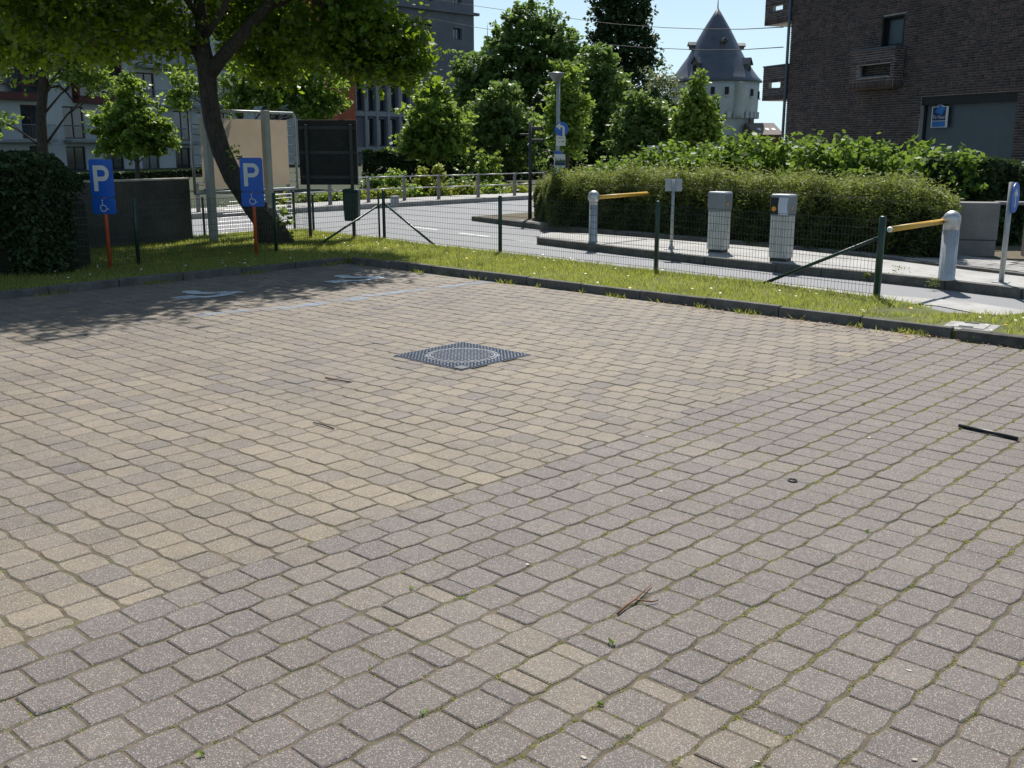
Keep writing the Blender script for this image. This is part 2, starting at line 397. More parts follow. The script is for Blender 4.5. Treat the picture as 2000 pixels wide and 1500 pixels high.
M_SLATE = mat('slate_roof', (0.075, 0.083, 0.105), 0.42, spec=0.6, var=0.25, vscale=1.2, bump=0.4, bscale=9)
M_STONE = mat('tower_stone', (0.47, 0.48, 0.485), 0.85, var=0.14, vscale=0.7, dirt=(0.36, 0.365, 0.365), bump=0.4, bscale=5)
M_DARKO = mat('dark_opening', (0.02, 0.02, 0.022), 0.8)
M_TILED = mat('brown_roof', (0.16, 0.125, 0.11), 0.8, var=0.2, vscale=2)
M_COPPER = mat('green_copper', (0.07, 0.12, 0.12), 0.6, var=0.2)
M_WOOD = mat('twig_bark', (0.22, 0.10, 0.055), 0.8, var=0.4, vscale=20)
M_DEBRIS = mat('pale_leaf', (0.50, 0.46, 0.38), 0.7); M_DRYL = mat('dry_leaf', (0.30, 0.17, 0.08), 0.8, var=0.4)
M_CABLE = mat('cable_black', (0.02, 0.02, 0.02), 0.6)
M_SKYB = mat('poster_blue', (0.02, 0.16, 0.46), 0.4); M_NAVY = mat('poster_navy', (0.01, 0.025, 0.11), 0.4)
M_PGREEN = mat('print_green', (0.05, 0.10, 0.05), 0.5); M_PTEXT = mat('print_dark', (0.14, 0.13, 0.14), 0.6)

# ================================================================== SETTING
def structure(name, mb, m, **k):
    return mb.build(name, m, kind='structure', **k)
structure('ground', MB().add([(-900, -300, -0.06), (900, -300, -0.06), (900, 1500, -0.06), (-900, 1500, -0.06)], [(0, 1, 2, 3)]), M_GROUND)

U_K, V_K, V_B = 10.66, -13.72, -4.018     # kerb across the end, kerb on the left, joint between the two paving zones
# ---------------------------------------------------------------- road
tip = G(921, 429)
fk = [G(380, 426), G(560, 416), G(750, 405), G(1000, 392)]          # far kerb
dU = (CU, SU)
def ext(p, t): return (p[0] + dU[0] * t, p[1] + dU[1] * t, p[2])
FK0 = ext(G(640, 411), -45); FK1 = ext(G(640, 411), 70)
fkn = (-SU, CU)                                                      # away from the road
road = MB()
Q = [UV(U_K + 0.3, 12.0), UV(U_K + 20, 12.0)]
road.add([(FK0[0]-fkn[0]*-0.05, FK0[1]+fkn[1]*0.05, 0), (FK0[0]+SU*30, FK0[1]-CU*30, 0), (FK1[0]+SU*30, FK1[1]-CU*30, 0), (FK1[0]-fkn[0]*-0.05, FK1[1]+fkn[1]*0.05, 0)], [(0, 1, 2, 3)])
road.v = [(x, y, -0.028) for x, y, z in road.v]
RD = structure('road', road, M_ASPH)
ZR = -0.024
def strip(pts, w, z=ZR, name='lane_marking', m=M_WHITE_LINE, parent=RD):
    mb = MB(); vs = []
    for i, p in enumerate(pts):
        a = pts[max(i-1, 0)]; b = pts[min(i+1, len(pts)-1)]
        d = norm((b[0]-a[0], b[1]-a[1], 0)); ww = w[i] if hasattr(w, '__len__') else w
        vs += [(p[0]-d[1]*-ww/2, p[1]-d[0]*ww/2, z), (p[0]-d[1]*ww/2, p[1]+d[0]*ww/2, z)]
    fs = [(2*i, 2*i+2, 2*i+3, 2*i+1) for i in range(len(pts)-1)]
    return mb.add(vs, fs).build(name, m, parent)
for a, b in (((806, 443), (857, 449)), ((897, 455), (956, 462)), ((1005, 469.5), (1056, 475))):
    strip([G(*a, ZR), G(*b, ZR)], 0.14)
strip([G(690, 437, ZR), G(800, 432.5, ZR), G(920, 427, ZR), G(1032, 414.5, ZR)], 0.16, m=M_FAINT_LINE)
strip([G(385, 438, ZR), G(500, 431, ZR), G(600, 426, ZR), G(760, 417, ZR), G(1000, 401.5, ZR)], 0.14, m=M_FAINT_LINE)
# pale concrete gutter strip beside the verge
gl = [G(1180, 522, 0), G(1330, 541, 0), G(1500, 553, 0), G(1712, 579, 0), G(1850, 590, 0), G(1975, 611, 0), G(2100, 640, 0)]
strip([(p[0] + 0.05, p[1] + 0.02, 0) for p in gl[:6]], [0.1, 0.3, 0.42, 0.55, 0.62, 0.75], z=-0.018, name='gutter_strip', m=M_CONC)

# ---------------------------------------------------------------- far pavement and its kerb stones
fp = MB()
def offs(p, t, z): return (p[0] + fkn[0] * t, p[1] + fkn[1] * t, z)
fp.add([offs(FK0, 0.3, 0.10), offs(FK1, 0.3, 0.10), offs(FK1, 2.3, 0.10), offs(FK0, 2.3, 0.10)], [(0, 1, 2, 3)])
structure('far_pavement', fp, M_CONC)
KR = thing('far_kerb', None, None, (0, 0, 0), kind='structure')
t = 28.0
while t < 68:
    a = ext(FK0, t); c = (a[0] + fkn[0]*0.15, a[1] + fkn[1]*0.15)
    MB().box(c[0] + CU*0.5, c[1] + SU*0.5, 0.03, 0.988, 0.3, 0.18 + random.uniform(-.004, .004), AL).build('kerb_stone', M_KERBL, KR, bevel=0.012)
    t += 1.0
# bank beyond the railing
structure('bank', MB().add([offs(FK0, 2.3, 0.06), offs(FK1, 2.3, 0.06), offs(FK1, 60, 0.0), offs(FK0, 60, 0.0)], [(0, 1, 2, 3)]), M_BANK)

# ---------------------------------------------------------------- hedge-side pavement (tiles + kerb)
lane = [G(921, 429), G(1060, 447), G(1200, 462), G(1350, 475), G(1500, 488), G(1700, 511), G(1900, 535), G(2000, 548)]
a, b = lane[1], lane[-1]
LD = norm((b[0]-a[0], b[1]-a[1], 0)); LN = (-LD[1], LD[0])           # along the lane, and away from it (towards the hedge)
if LN[1] < 0: LN = (LD[1], -LD[0])
lane.append((b[0] + LD[0]*6, b[1] + LD[1]*6, 0))
def lanept(s):                                                       # point at arc length s on the lane kerb
    for p, q in zip(lane[:-1], lane[1:]):
        l = math.hypot(q[0]-p[0], q[1]-p[1])
        if s <= l or q is lane[-1]:
            return (p[0] + (q[0]-p[0])*s/l, p[1] + (q[1]-p[1])*s/l), norm((q[0]-p[0], q[1]-p[1], 0))
        s -= l
LTOT = sum(math.hypot(q[0]-p[0], q[1]-p[1]) for p, q in zip(lane[:-1], lane[1:]))
far_tip = ext(lane[0], 26)
poly = [(p[0], p[1]) for p in lane] + [(far_tip[0] + 30, far_tip[1] - 6), (far_tip[0], far_tip[1])]
hp = MB(); hp.prism(poly, -0.05, 0.085)
HP = structure('hedge_pavement', hp, M_SAND)
HK = thing('lane_kerb', None, None, (0, 0, 0), kind='structure')
s = 0.35
while s < LTOT - 1:
    p, d = lanept(s + 0.5); n = (-d[1], d[0]) if (-d[1]*LN[0] + d[0]*LN[1]) > 0 else (d[1], -d[0])
    MB().box(p[0] + n[0]*0.06, p[1] + n[1]*0.06, 0.03, 0.985, 0.13, 0.135 + random.uniform(-.006, .006), math.atan2(d[1], d[0]) + random.uniform(-.006, .006)).build('kerb_stone', M_KERB, HK, bevel=0.012)
    s += 1.0
tile_src = []
for k in range(6):
    mb = MB().box(0, 0, 0, 0.294, 0.294, 0.04)
    o = mb.build('paving_tile', M_TILE, HP, bevel=0.004)
    at = o.data.attributes.new('tint', 'FLOAT', 'POINT'); at.data.foreach_set('value', [k / 5.0] * 8)
    tile_src.append(o)
tn = 0
for i in range(64):
    for j in range(4):
        if j == 0 and i < 5 or j > 0 and i < 5 + 2*j: continue
        s = 0.5 + i * 0.3 + (0.15 if j % 2 else 0)
        p, d = lanept(s); n = (-d[1], d[0]) if (-d[1]*LN[0] + d[0]*LN[1]) > 0 else (d[1], -d[0])
        off = 0.15 + 0.15 + j * 0.3
        loc = (p[0] + n[0]*off, p[1] + n[1]*off, 0.083 + random.uniform(-.003, .003))
        if tn < 6: o = tile_src[tn]
        else:
            o = random.choice(tile_src).copy(); COL.objects.link(o); o.parent = HP
        o.location = loc; o.rotation_euler = (random.uniform(-.008, .008), random.uniform(-.008, .008), math.atan2(LD[1], LD[0])); tn += 1

# ---------------------------------------------------------------- traffic island
isl = [G(1053, 474), G(1200, 492), G(1380, 513), G(1520, 528), G(1700, 545), G(1850, 561), G(2000, 579), G(2120, 594)]
isb = [G(1075, 463), G(1160, 466), G(1320, 479), G(1450, 490), G(1560, 500), G(1760, 523), G(1900, 542), G(2000, 554), G(2120, 568)]
ipoly = [(p[0], p[1]) for p in isl] + [(p[0], p[1]) for p in reversed(isb)]
ipoly.insert(0, (G(1056, 467)[0], G(1056, 467)[1]))
IS = structure('traffic_island', MB().prism(ipoly, -0.06, 0.10), M_CONC)
for p, q in zip(isl[:-1], isl[1:]):
    l = math.hypot(q[0]-p[0], q[1]-p[1]); d = ((q[0]-p[0])/l, (q[1]-p[1])/l); n = max(1, round(l)); sl = l / n
    for k in range(n):
        c = (p[0] + d[0]*sl*(k+.5), p[1] + d[1]*sl*(k+.5))
        MB().box(c[0], c[1], 0.035, sl*0.988, 0.14, 0.145 + random.uniform(-.004, .004), math.atan2(d[1], d[0])).build('kerb_stone', M_KERB, IS, bevel=0.012)

# ---------------------------------------------------------------- grass verge
vb = [G(-250, 490, .1), G(150, 474, .1), G(380, 459, .1), G(500, 451, .1), G(590, 446, .1), G(660, 454, .1), G(751, 464, .1), G(850, 477, .1), G(977, 490, .1), G(1130, 508, .1), G(1281, 525, .1),
      G(1500, 549, .1), G(1712, 577, .1), G(1780, 588, .1), G(1850, 606, .1), G(1960, 611, .1), G(2060, 603, .1), G(2300, 640, .1)]
kf = [UV(-2, V_K - 0.1), UV(U_K + 0.05, V_K - 0.1), UV(U_K + 0.05, 3.0)]
vpoly = [(p[0], p[1]) for p in vb] + [UV(U_K + 0.05, 3.0)] + [UV(U_K + 0.05, V_K - 0.02), UV(-2, V_K - 0.02)]
def in_poly(x, y, poly):
    r = np.zeros(len(x), bool); n = len(poly); j = n - 1
    for i in range(n):
        xi, yi = poly[i]; xj, yj = poly[j]
        if yi != yj:
            c = ((yi > y) != (yj > y)) & (x < (xj - xi) * (y - yi) / (yj - yi) + xi); r ^= c
        j = i
    return r
def vz(x, y):
    return 0.085 + 0.02*np.sin(x*1.7 + y*.6) * np.cos(y*1.3 - x*.4) + 0.012*np.sin(x*4.1)*np.sin(y*3.7)
vm = MB().prism([p for p in reversed(vpoly)] , -0.05, 0.075)
VERGE = structure('grass_verge', vm, M_SOIL)

# kerb of the car park: stones along both edges
CK = thing('kerb', None, None, (0, 0, 0), kind='structure')
def kstone(u0, v0, u1, v1, h, w, m=M_KERB):
    (x0, y0), (x1, y1) = UV(u0, v0), UV(u1, v1); l = math.hypot(x1-x0, y1-y0); a = math.atan2(y1-y0, x1-x0)
    MB().box((x0+x1)/2, (y0+y1)/2, h/2 - 0.06, l - 0.012, w, h + 0.12, a + random.uniform(-.006, .006)).build('kerb_stone', m, CK, bevel=0.014)
v = V_K + 0.1
while v < -4.35:
    kstone(U_K + 0.06, v, U_K + 0.06, v + 0.985, 0.115 + random.uniform(-.012, .010), 0.10); v += 0.985
M_KOLD = mat('old_kerb', (0.10, 0.095, 0.085), 0.95, var=0.5, vscale=6, dirt=(0.045, 0.05, 0.025), bump=1.2, bscale=40)
while v < 3:
    kstone(U_K + 0.03, v + 0.06, U_K + 0.03, v + 1.0, 0.105 + random.uniform(-.012, .012), 0.16, M_KOLD); v += 0.95
u = U_K - 0.05
while u > -1:
    kstone(u, V_K - 0.05, u - 0.985, V_K - 0.05, 0.10 + random.uniform(-.01, .01), 0.12); u -= 0.985

# ---------------------------------------------------------------- paving of the car park
SB = MB(); c4 = [UV(-6, V_K), UV(U_K, V_K), UV(U_K, 6), UV(-6, 6)]
SB.add([(x, y, -0.0055) for x, y in c4], [(3, 2, 1, 0)])
PAVING = structure('car_park_paving', SB, M_SAND)
PL, PW, BG, GAP = 0.198, 0.2, 0.0062, 0.0034; GAPW = 0.0054
def paver_outline(l, bulge=True):
    pts = []; b = BG if bulge else 0
    for sgn in (-1, 1):
        for q in (-1, -.87, 0, .87, 1):
            s = q * l / 2 * (1 if sgn < 0 else -1)
            w = PW / 2 + b * math.cos(math.pi * q) - (.0036 if abs(q) == 1 else 0)
            pts.append((s * (l - 2*GAP) / l, sgn * (w - GAPW)))
    return pts
def paver_verts(l):
    o = paver_outline(l); n = len(o); vs = []
    for ins, z in ((0.0, -0.045), (0.0, -0.0042), (0.0055, 0.0)):
        for (x, y) in o:
            fx = (abs(x) - ins) / abs(x) if abs(x) > 1e-6 else 1; fy = (abs(y) - ins) / abs(y)
            vs.append((x * (fx if abs(x) > l*0.4 else 1), y * fy, z))
    fs = []
    for r in range(2):
        for k in range(n): fs.append((r*n+k, r*n+(k+1) % n, (r+1)*n+(k+1) % n, (r+1)*n+k))
    return np.array(vs), fs, tuple(range(2*n, 3*n))
MH_C = toUV(*G(903, 695)[:2]); MH_S = 0.92
MHU, MHV = MH_C
pav = []                                    # (u, v, along_u, length, yellow, bright)
def big_noise(u, v): return math.sin(u*1.3 + 0.7*v) * math.cos(v*0.9 - u*0.5)
band = [toUV(*G(845, 1190)[:2])[0], toUV(*G(1000, 1210)[:2])[0]]
B1 = 0.5 * (toUV(*G(880, 1259)[:2])[0] + toUV(*G(995, 1206)[:2])[0])
B2 = toUV(*G(1700, 950)[:2])[0]
k = 0
vrow = -2.118
for k in range(-9, 22):
    v0 = vrow + PW * k
    for j in range(-12, 48):
        u0 = 2.405 + PL * (j + (0.5 if k % 2 else 0))
        if u0 > U_K - 0.05 or u0 < 0.0: continue
        if u0 + PL/2 > U_K: continue
        yl = 0.04 + 0.06 * random.random(); br = random.uniform(0.92, 1.07)
        split = None
        for bc in (B1, B2):
            d = u0 - bc
            if abs(d) < 0.15:
                yl = random.uniform(0.12, 0.42)
            elif abs(d) < 0.25 and bc == B1 and random.random() < .8: split = (-1 if d > 0 else 1)
        if split and k > -7:
            for sg in (-1, 1):
                pav.append((u0 + sg*PL/4, v0, True, PL/2, (random.uniform(.3, .65) if sg == split else 0.03), random.uniform(.9, 1.05)))
        else: pav.append((u0, v0, True, PL, yl, br))
nrow = int((U_K - 0.0) / PW)
for r_ in range(nrow + 1):
    u0 = U_K - 0.01 - PW * (r_ + 0.5)
    v0 = V_B
    first = True
    while v0 > V_K + 0.05:
        l = PL
        if first and r_ % 2: l = PL / 2
        first = False
        vc = v0 - l / 2
        bn = big_noise(u0, vc)
        if abs(u0 - MHU) < MH_S/2 - 0.02 and abs(vc - MHV) < MH_S/2 - 0.02: v0 -= l; continue
        yl = random.uniform(0.5, 0.85) if random.random() > 0.15 else random.uniform(0.12, 0.45)
        yl = max(0.0, yl + 0.18 * bn - 0.02)
        # paler, less yellow further from the lane
        yl *= 1.0 - 0.35 * max(0.0, min(1.0, (-5.5 - vc) / 4.0)) * (0.6 + 0.4*bn)
        pav.append((u0, vc, False, l, yl, random.uniform(0.88, 1.1)))
        v0 -= l
def pv_vis(x, y):
    return y > 1.0 and abs(x) < 0.6 * y + 2.2
def pv_in(x, y):
    d = (x, y * CP + CAM_H * SP, -CAM_H * CP + y * SP)
    if d[1] < 0.5: return False
    return abs(d[0] / d[1] * 2000) < 985 and abs(d[2] / d[1] * 2000) < 735
PV = []
def wander(u, v):                          # laid by hand: the rows are never dead straight
    return (.006*math.sin(v*1.9 + .8*math.sin(u*.9)) + .003*math.sin(u*5.3 + v*2.1), .006*math.sin(u*1.6 - .7*math.sin(v*1.1)) + .003*math.sin(v*4.7 - u*1.3))
for p in pav:
    wu, wv = wander(p[0], p[1]); x, y = UV(p[0] + wu, p[1] + wv)
    if pv_vis(x, y): PV.append((x, y) + p[2:])
PV.sort(key=lambda p: p[0]**2 + p[1]**2)
shape = {PL: paver_verts(PL), PL/2: paver_verts(PL/2)}
singles = [p for p in PV if pv_in(p[0], p[1])][:300]; sset = set(id(p) for p in singles)
variants = {}
def variant(l, yl, br):
    key = (l, round(yl * 7), round(br * 14))
    if key not in variants:
        vs, fs, top = shape[l]
        me = bpy.data.meshes.new('paver'); me.from_pydata([tuple(q) for q in vs], [], fs + [top]); me.update()
        a = me.attributes.new('tone', 'FLOAT_COLOR', 'POINT'); a.data.foreach_set('color', [key[1]/7, key[2]/14, 0, 1] * len(vs))
        me.materials.append(M_PAV); variants[key] = me
    return variants[key]
for p in singles:
    o = bpy.data.objects.new('paver', variant(p[3], p[4], p[5])); COL.objects.link(o); o.parent = PAVING
    rz = AL if p[2] else AL - math.pi/2
    o.location = (p[0] + random.uniform(-.002, .002), p[1] + random.uniform(-.002, .002), random.uniform(-.003, .0015))
    o.rotation_euler = (random.uniform(-.009, .009), random.uniform(-.009, .009), rz + random.choice((0, math.pi)) + random.uniform(-.014, .014))
rest = [p for p in PV if id(p) not in sset]
V4, Q4, T4, NG, NT = [], [], [], [], []
o4 = 0
for p in rest:
    vs, fs, top = shape[p[3]]
    rz = (AL if p[2] else AL - math.pi/2) + random.choice((0, math.pi)) + random.uniform(-.014, .014)
    c, s_ = math.cos(rz), math.sin(rz); tx, ty = random.uniform(-.009, .009), random.uniform(-.009, .009)
    w = np.empty_like(vs); w[:, 0] = vs[:, 0]*c - vs[:, 1]*s_ + p[0] + random.uniform(-.002, .002); w[:, 1] = vs[:, 0]*s_ + vs[:, 1]*c + p[1] + random.uniform(-.002, .002)
    w[:, 2] = vs[:, 2] + vs[:, 0]*tx + vs[:, 1]*ty + random.uniform(-.003, .0015)
    V4.append(w); T4.append(np.tile([p[4], p[5], 0, 1], (len(vs), 1)))
    Q4 += [tuple(i + o4 for i in f) for f in fs] + [tuple(i + o4 for i in top)]
    o4 += len(vs)
me = bpy.data.meshes.new('paver'); V4 = np.concatenate(V4); T4 = np.concatenate(T4)
me.from_pydata(V4.tolist(), [], Q4); me.update()
a = me.attributes.new('tone', 'FLOAT_COLOR', 'POINT'); a.data.foreach_set('color', T4.astype(np.float32).ravel())
link('paver', me, M_PAV, PAVING, props={'kind': 'stuff'})

# worn paint on the paving: blue bay line and two wheelchair symbols
ZP = 0.0055
strip([G(388, 616), G(470, 608), G(545, 602)], 0.17, ZP, 'bay_line', M_BLUE_LINE, PAVING)
strip([G(545, 603), G(620, 594), G(690, 584.5), G(712, 581)], 0.22, ZP, 'bay_line', M_BLUE_LINE, PAVING)
strip([G(712, 579), G(800, 569), G(880, 560), G(955, 550)], 0.17, ZP, 'bay_line', M_BLUE_LINE, PAVING)
def symbol(dx, dy, sc):
    f = lambda x, y: G(353 + dx + (x - 353)*sc, 575 + dy + (y - 575)*sc)
    strip([f(356, 570.5), f(372, 570), f(382, 572.5), f(405, 573), f(430, 572), f(446, 570)], [.20, .24, .22, .2, .16, .14], ZP, 'wheelchair_symbol', M_SYMBOL, PAVING)
    strip([f(354, 579.5), f(366, 582), f(384, 580.5), f(402, 580.3), f(422, 579), f(440, 576), f(449, 572.5), f(462, 571), f(478, 572)], [.34, .36, .14, .13, .15, .17, .22, .15, .05], ZP + .0006, 'wheelchair_symbol', M_SYMBOL, PAVING)
symbol(0, 0, 1.0); symbol(297, -31, 0.93)

# ================================================================== VEGETATION
def leaf_arrays(C, ln, wd, rng, droop=0.25, tint=None, up=0.0):
    n = len(C)
    a = rng.normal(size=(n, 3)); a[:, 2] = a[:, 2]*0.6 - droop + up; a /= np.linalg.norm(a, axis=1)[:, None] + 1e-9
    r = rng.normal(size=(n, 3)) * 0.75; r[:, 2] += 0.8; b = np.cross(a, r); b /= np.linalg.norm(b, axis=1)[:, None] + 1e-9
    s = rng.uniform(0.65, 1.3, n)[:, None]
    V = np.stack([C - a*ln*s/2, C + b*wd*s/2 + a*ln*s*0.05, C + a*ln*s/2, C - b*wd*s/2 + a*ln*s*0.05], axis=1).reshape(-1, 3)
    F = np.arange(n*4).reshape(-1, 4)
    if tint is None: tint = rng.uniform(0, 1, n)
    return V, F, np.repeat(tint, 4)
def crown_points(lobes, nclump, nleaf, cr, rng, shell=0.5, flat=0.75, holes=0.0):
    vol = np.array([l[3]*l[4]*l[5] for l in lobes])**0.67; cnt = np.maximum(4, (vol / vol.sum() * nclump)).astype(int)
    pts, tints = [], []
    for l, k in zip(lobes, cnt):
        d = rng.normal(size=(k, 3)); d /= np.linalg.norm(d, axis=1)[:, None]
        rad = rng.uniform(shell, 1.0, k)**0.6
        rad = rad * (1 + rng.normal(0, .16, k))
        c = np.array(l[:3]) + d * rad[:, None] * np.array(l[3:6])
        if holes:
            w_ = 3.4 / max(cr*2.2, .35)
            nz = np.sin(c[:, 0]*w_ + 1.3*np.sin(c[:, 2]*w_*.7)) * np.sin(c[:, 1]*w_*.9 + .5) + .7*np.sin(c[:, 2]*w_*1.1 + c[:, 0]*w_*.4)
            c_ok = nz > -holes; c = c[c_ok]; d = d[c_ok]; k = len(c)
            if k == 0: continue
        ax = d + np.array([0, 0, 0.25]) + rng.normal(size=(k, 3))*0.35; ax /= np.linalg.norm(ax, axis=1)[:, None]
        sz = rng.uniform(0.6, 1.35, k)[:, None, None]
        al = rng.uniform(-1.0, 1.5, (k, nleaf, 1)); wd_ = np.clip(1.1 - 0.45*np.abs(al), .25, 1)
        q = c[:, None, :] + sz*cr*(al * ax[:, None, :]*1.15 + wd_ * rng.normal(size=(k, nleaf, 3)) * np.array([.62, .62, .62*flat]))
        q[:, :, 2] -= sz[:, :, 0]*cr*0.25*np.clip(al[:, :, 0], 0, 2)**2
        ct = rng.uniform(-.4, .4, k)[:, None]
        pts.append(q.reshape(-1, 3)); tints.append(np.clip(rng.uniform(0, 1, (k, nleaf)) + ct, 0, 1).ravel())
    return np.concatenate(pts), np.concatenate(tints)
def pix_lobes(spec, Y, depth=1.0):
    out = []
    for s in spec:
        px, py, r = s[:3]; ry = s[3] if len(s) > 3 else r; dy = s[4] if len(s) > 4 else 0.0
        c = P(px, py, Y + dy); m = 0.93 * (Y + dy) / 2070.0
        out.append((c[0], c[1], c[2], r*m, r*m*depth, ry*m))
    return out
def tree(name, label, Y, trunk, lobes, m, bark=M_BARK2, leaf=(0.16, 0.10), ncl=420, nl=28, cr=0.28, group=None, seed=1, extra_limbs=(), cat='tree', droop=0.25, depth=1.0, limb_r=0.5, shell=0.5, flat=0.75, auto=True, wl=()):
    """trunk: [(px, py, radius_m)], lobes in photo pixels at distance Y"""
    rng = np.random.default_rng(seed)
    tp = [P(a, b, Y) for a, b, r in trunk]; base = (tp[0][0], tp[0][1], 0.0)
    tp = [(tp[0][0], tp[0][1], -0.1)] + [p for p in tp if p[2] > 0.15]
    tr = [trunk[0][2]*1.25] + [t_[2] for t_ in trunk][-(len(tp)-1):]
    o = thing(name, label, cat, base, group=group)
    MB().tube(tp, tr, 10).build('trunk', bark, o, world=True, smooth=True)
    L_ = pix_lobes(lobes, Y, depth)
    rs = random.Random(seed)
    for l in (L_ if auto else []):
        tgt = (l[0] + rs.uniform(-.3, .3)*l[3], l[1] + rs.uniform(-.3, .3)*l[4], l[2] + l[5]*0.3)
        k = min(range(len(tp)), key=lambda i: abs(tp[i][2] - (tgt[2] - 0.75*math.hypot(tgt[0]-tp[i][0], tgt[1]-tp[i][1]) - 0.2)))
        k = max(1, k); s0 = tp[k]; r0 = tr[k] * limb_r
        mid = tuple((s0[i]*0.55 + tgt[i]*0.45) for i in range(3)); mid = (mid[0], mid[1], mid[2] + 0.08*(tgt[2]-s0[2]))
        mb = MB().tube([s0, mid, tgt], [r0, r0*0.6, r0*0.2], 6)
        for q in range(5):
            e = (tgt[0] + rs.uniform(-.8, .8)*l[3], tgt[1] + rs.uniform(-.8, .8)*l[4], tgt[2] + rs.uniform(-.6, .7)*l[5])
            mb.tube([mid, tuple((mid[i]+e[i])/2 + rs.uniform(-.05, .05) for i in range(3)), e], [r0*0.4, r0*0.25, r0*0.08], 5)
        mb.build('limb', bark, o, world=True, smooth=True)
    for pts, rr in extra_limbs:
        MB().tube([P(a, b, Y + (c or 0)) for a, b, c in pts], rr, 9).build('limb', bark, o, world=True, smooth=True)
    C, ti = crown_points(L_, ncl, nl, cr, rng, shell, flat, 0.35)
    if wl:
        C2, t2 = crown_points(wl, 4300, 24, .26, rng, .25, .8); C = np.concatenate([C, C2]); ti = np.concatenate([ti, t2])
    V, F, T = leaf_arrays(C - np.array(base), leaf[0], leaf[1], rng, droop, ti)
    link('crown', np_mesh('crown', V, F, T), m, o)
    return o

# ---- the leaning shade tree on the verge
MAIN = tree('shade_tree', 'large leaning shade tree with dark curved trunk rising from the grass verge', 19.8,
    [(545, 470, .30), (520, 430, .25), (487, 390, .205), (455, 345, .185), (432, 295, .175), (416, 240, .17), (408, 190, .165), (404, 140, .17), (396, 80, .12), (390, 10, .11), (385, -80, .09), (375, -180, .06)],
    [(60, 20, 95, 60, -1), (175, 30, 105, 60, -1), (290, 25, 100, 60, -.5), (250, 72, 70, 36, .5), (110, 70, 80, 40, .6), (15, 82, 62, 42, .5), (330, 85, 50, 32, .8), (470, 25, 100, 56, 1.2), (560, 65, 78, 44, 1.0), (630, 60, 90, 58, 0), (700, 60, 85, 56, -.3), (775, 75, 56, 46, 0), (795, 118, 48, 32, 0), (715, 120, 68, 30, .2), (640, 104, 54, 26, .6), (540, 115, 48, 36, 1.4), (522, 145, 30, 24, 1.4), (690, 140, 38, 14, .2), (780, 142, 44, 14, 0), (470, 85, 40, 34, 1.6), (180, 96, 42, 22, .6), (60, 106, 36, 18, .6), (820, 140, 26, 14, 0), (492, 72, 30, 26, 4.3), (458, 60, 22, 22, 4.3), (505, 40, 30, 24, 4.6)],
    M_LF_MAIN, M_BARK, (0.13, 0.09), 2050, 20, 0.20, seed=3, droop=0.5, depth=1.2, limb_r=0.3, shell=0.25, cat='tree', auto=False,
    wl=[(-7.6, 17.4, 6.6, 2.6, 2.2, 1.7), (-5.3, 18.0, 6.7, 2.1, 1.9, 1.7), (-4.2, 19.2, 6.5, 2.0, 1.8, 1.6), (-3.0, 19.4, 5.4, 1.5, 1.4, 1.2), (-9.8, 16.8, 6.3, 2.4, 2.2, 1.7), (-6.0, 20.5, 8.6, 3.2, 3.0, 1.6), (-9.5, 20.0, 7.2, 2.6, 2.6, 1.8), (-3.4, 21.5, 7.2, 2.4, 2.4, 1.6), (-8.0, 23.3, 7.6, 2.6, 2.0, 1.5), (-11.8, 20.5, 6.8, 2.2, 2.4, 1.7)],
    extra_limbs=[([(404, 150, 0), (440, 105, -.1), (480, 60, -.3), (520, 15, -.6), (560, -60, -1)], [.15, .125, .11, .10, .07]),
                 ([(404, 150, 0), (380, 95, .2), (340, 45, .5), (290, 0, .8), (240, -60, 1)], [.09, .07, .055, .045, .03]),
                 ([(520, 15, -.6), (600, -5, -.5), (670, 30, -.3), (720, 70, 0), (780, 110, 0)], [.05, .04, .03, .02, .01]),
                 ([(398, 90, 0), (330, 50, -.3), (230, 30, -.6), (120, 50, -.6), (40, 85, -.3)], [.06, .05, .04, .03, .012]),
                 ([(480, 60, -.3), (530, 60, .3), (570, 75, .8), (600, 100, 1.0)], [.04, .03, .02, .01]),
                 ([(396, 80, 0), (440, 10, -1), (470, -80, -2)], [.07, .06, .04]), ([(393, 40, 0), (330, -50, -1.5), (260, -130, -2.6)], [.06, .05, .03])])
# sucker shoots on the trunk
for i, (px, py) in enumerate(((460, 310), (552, 420), (560, 432))):
    rng = np.random.default_rng(60 + i); c = P(px, py, 19.6)
    C = np.array(c) - np.array(FR[MAIN.name][0]) + rng.normal(size=(26, 3)) * np.array([.09, .09, .13])
    V, F, T = leaf_arrays(C, 0.10, 0.07, rng, 0.1); link('shoot', np_mesh('shoot', V, F, T), M_LF_BRIGHT, MAIN, props={'kind': 'stuff'})

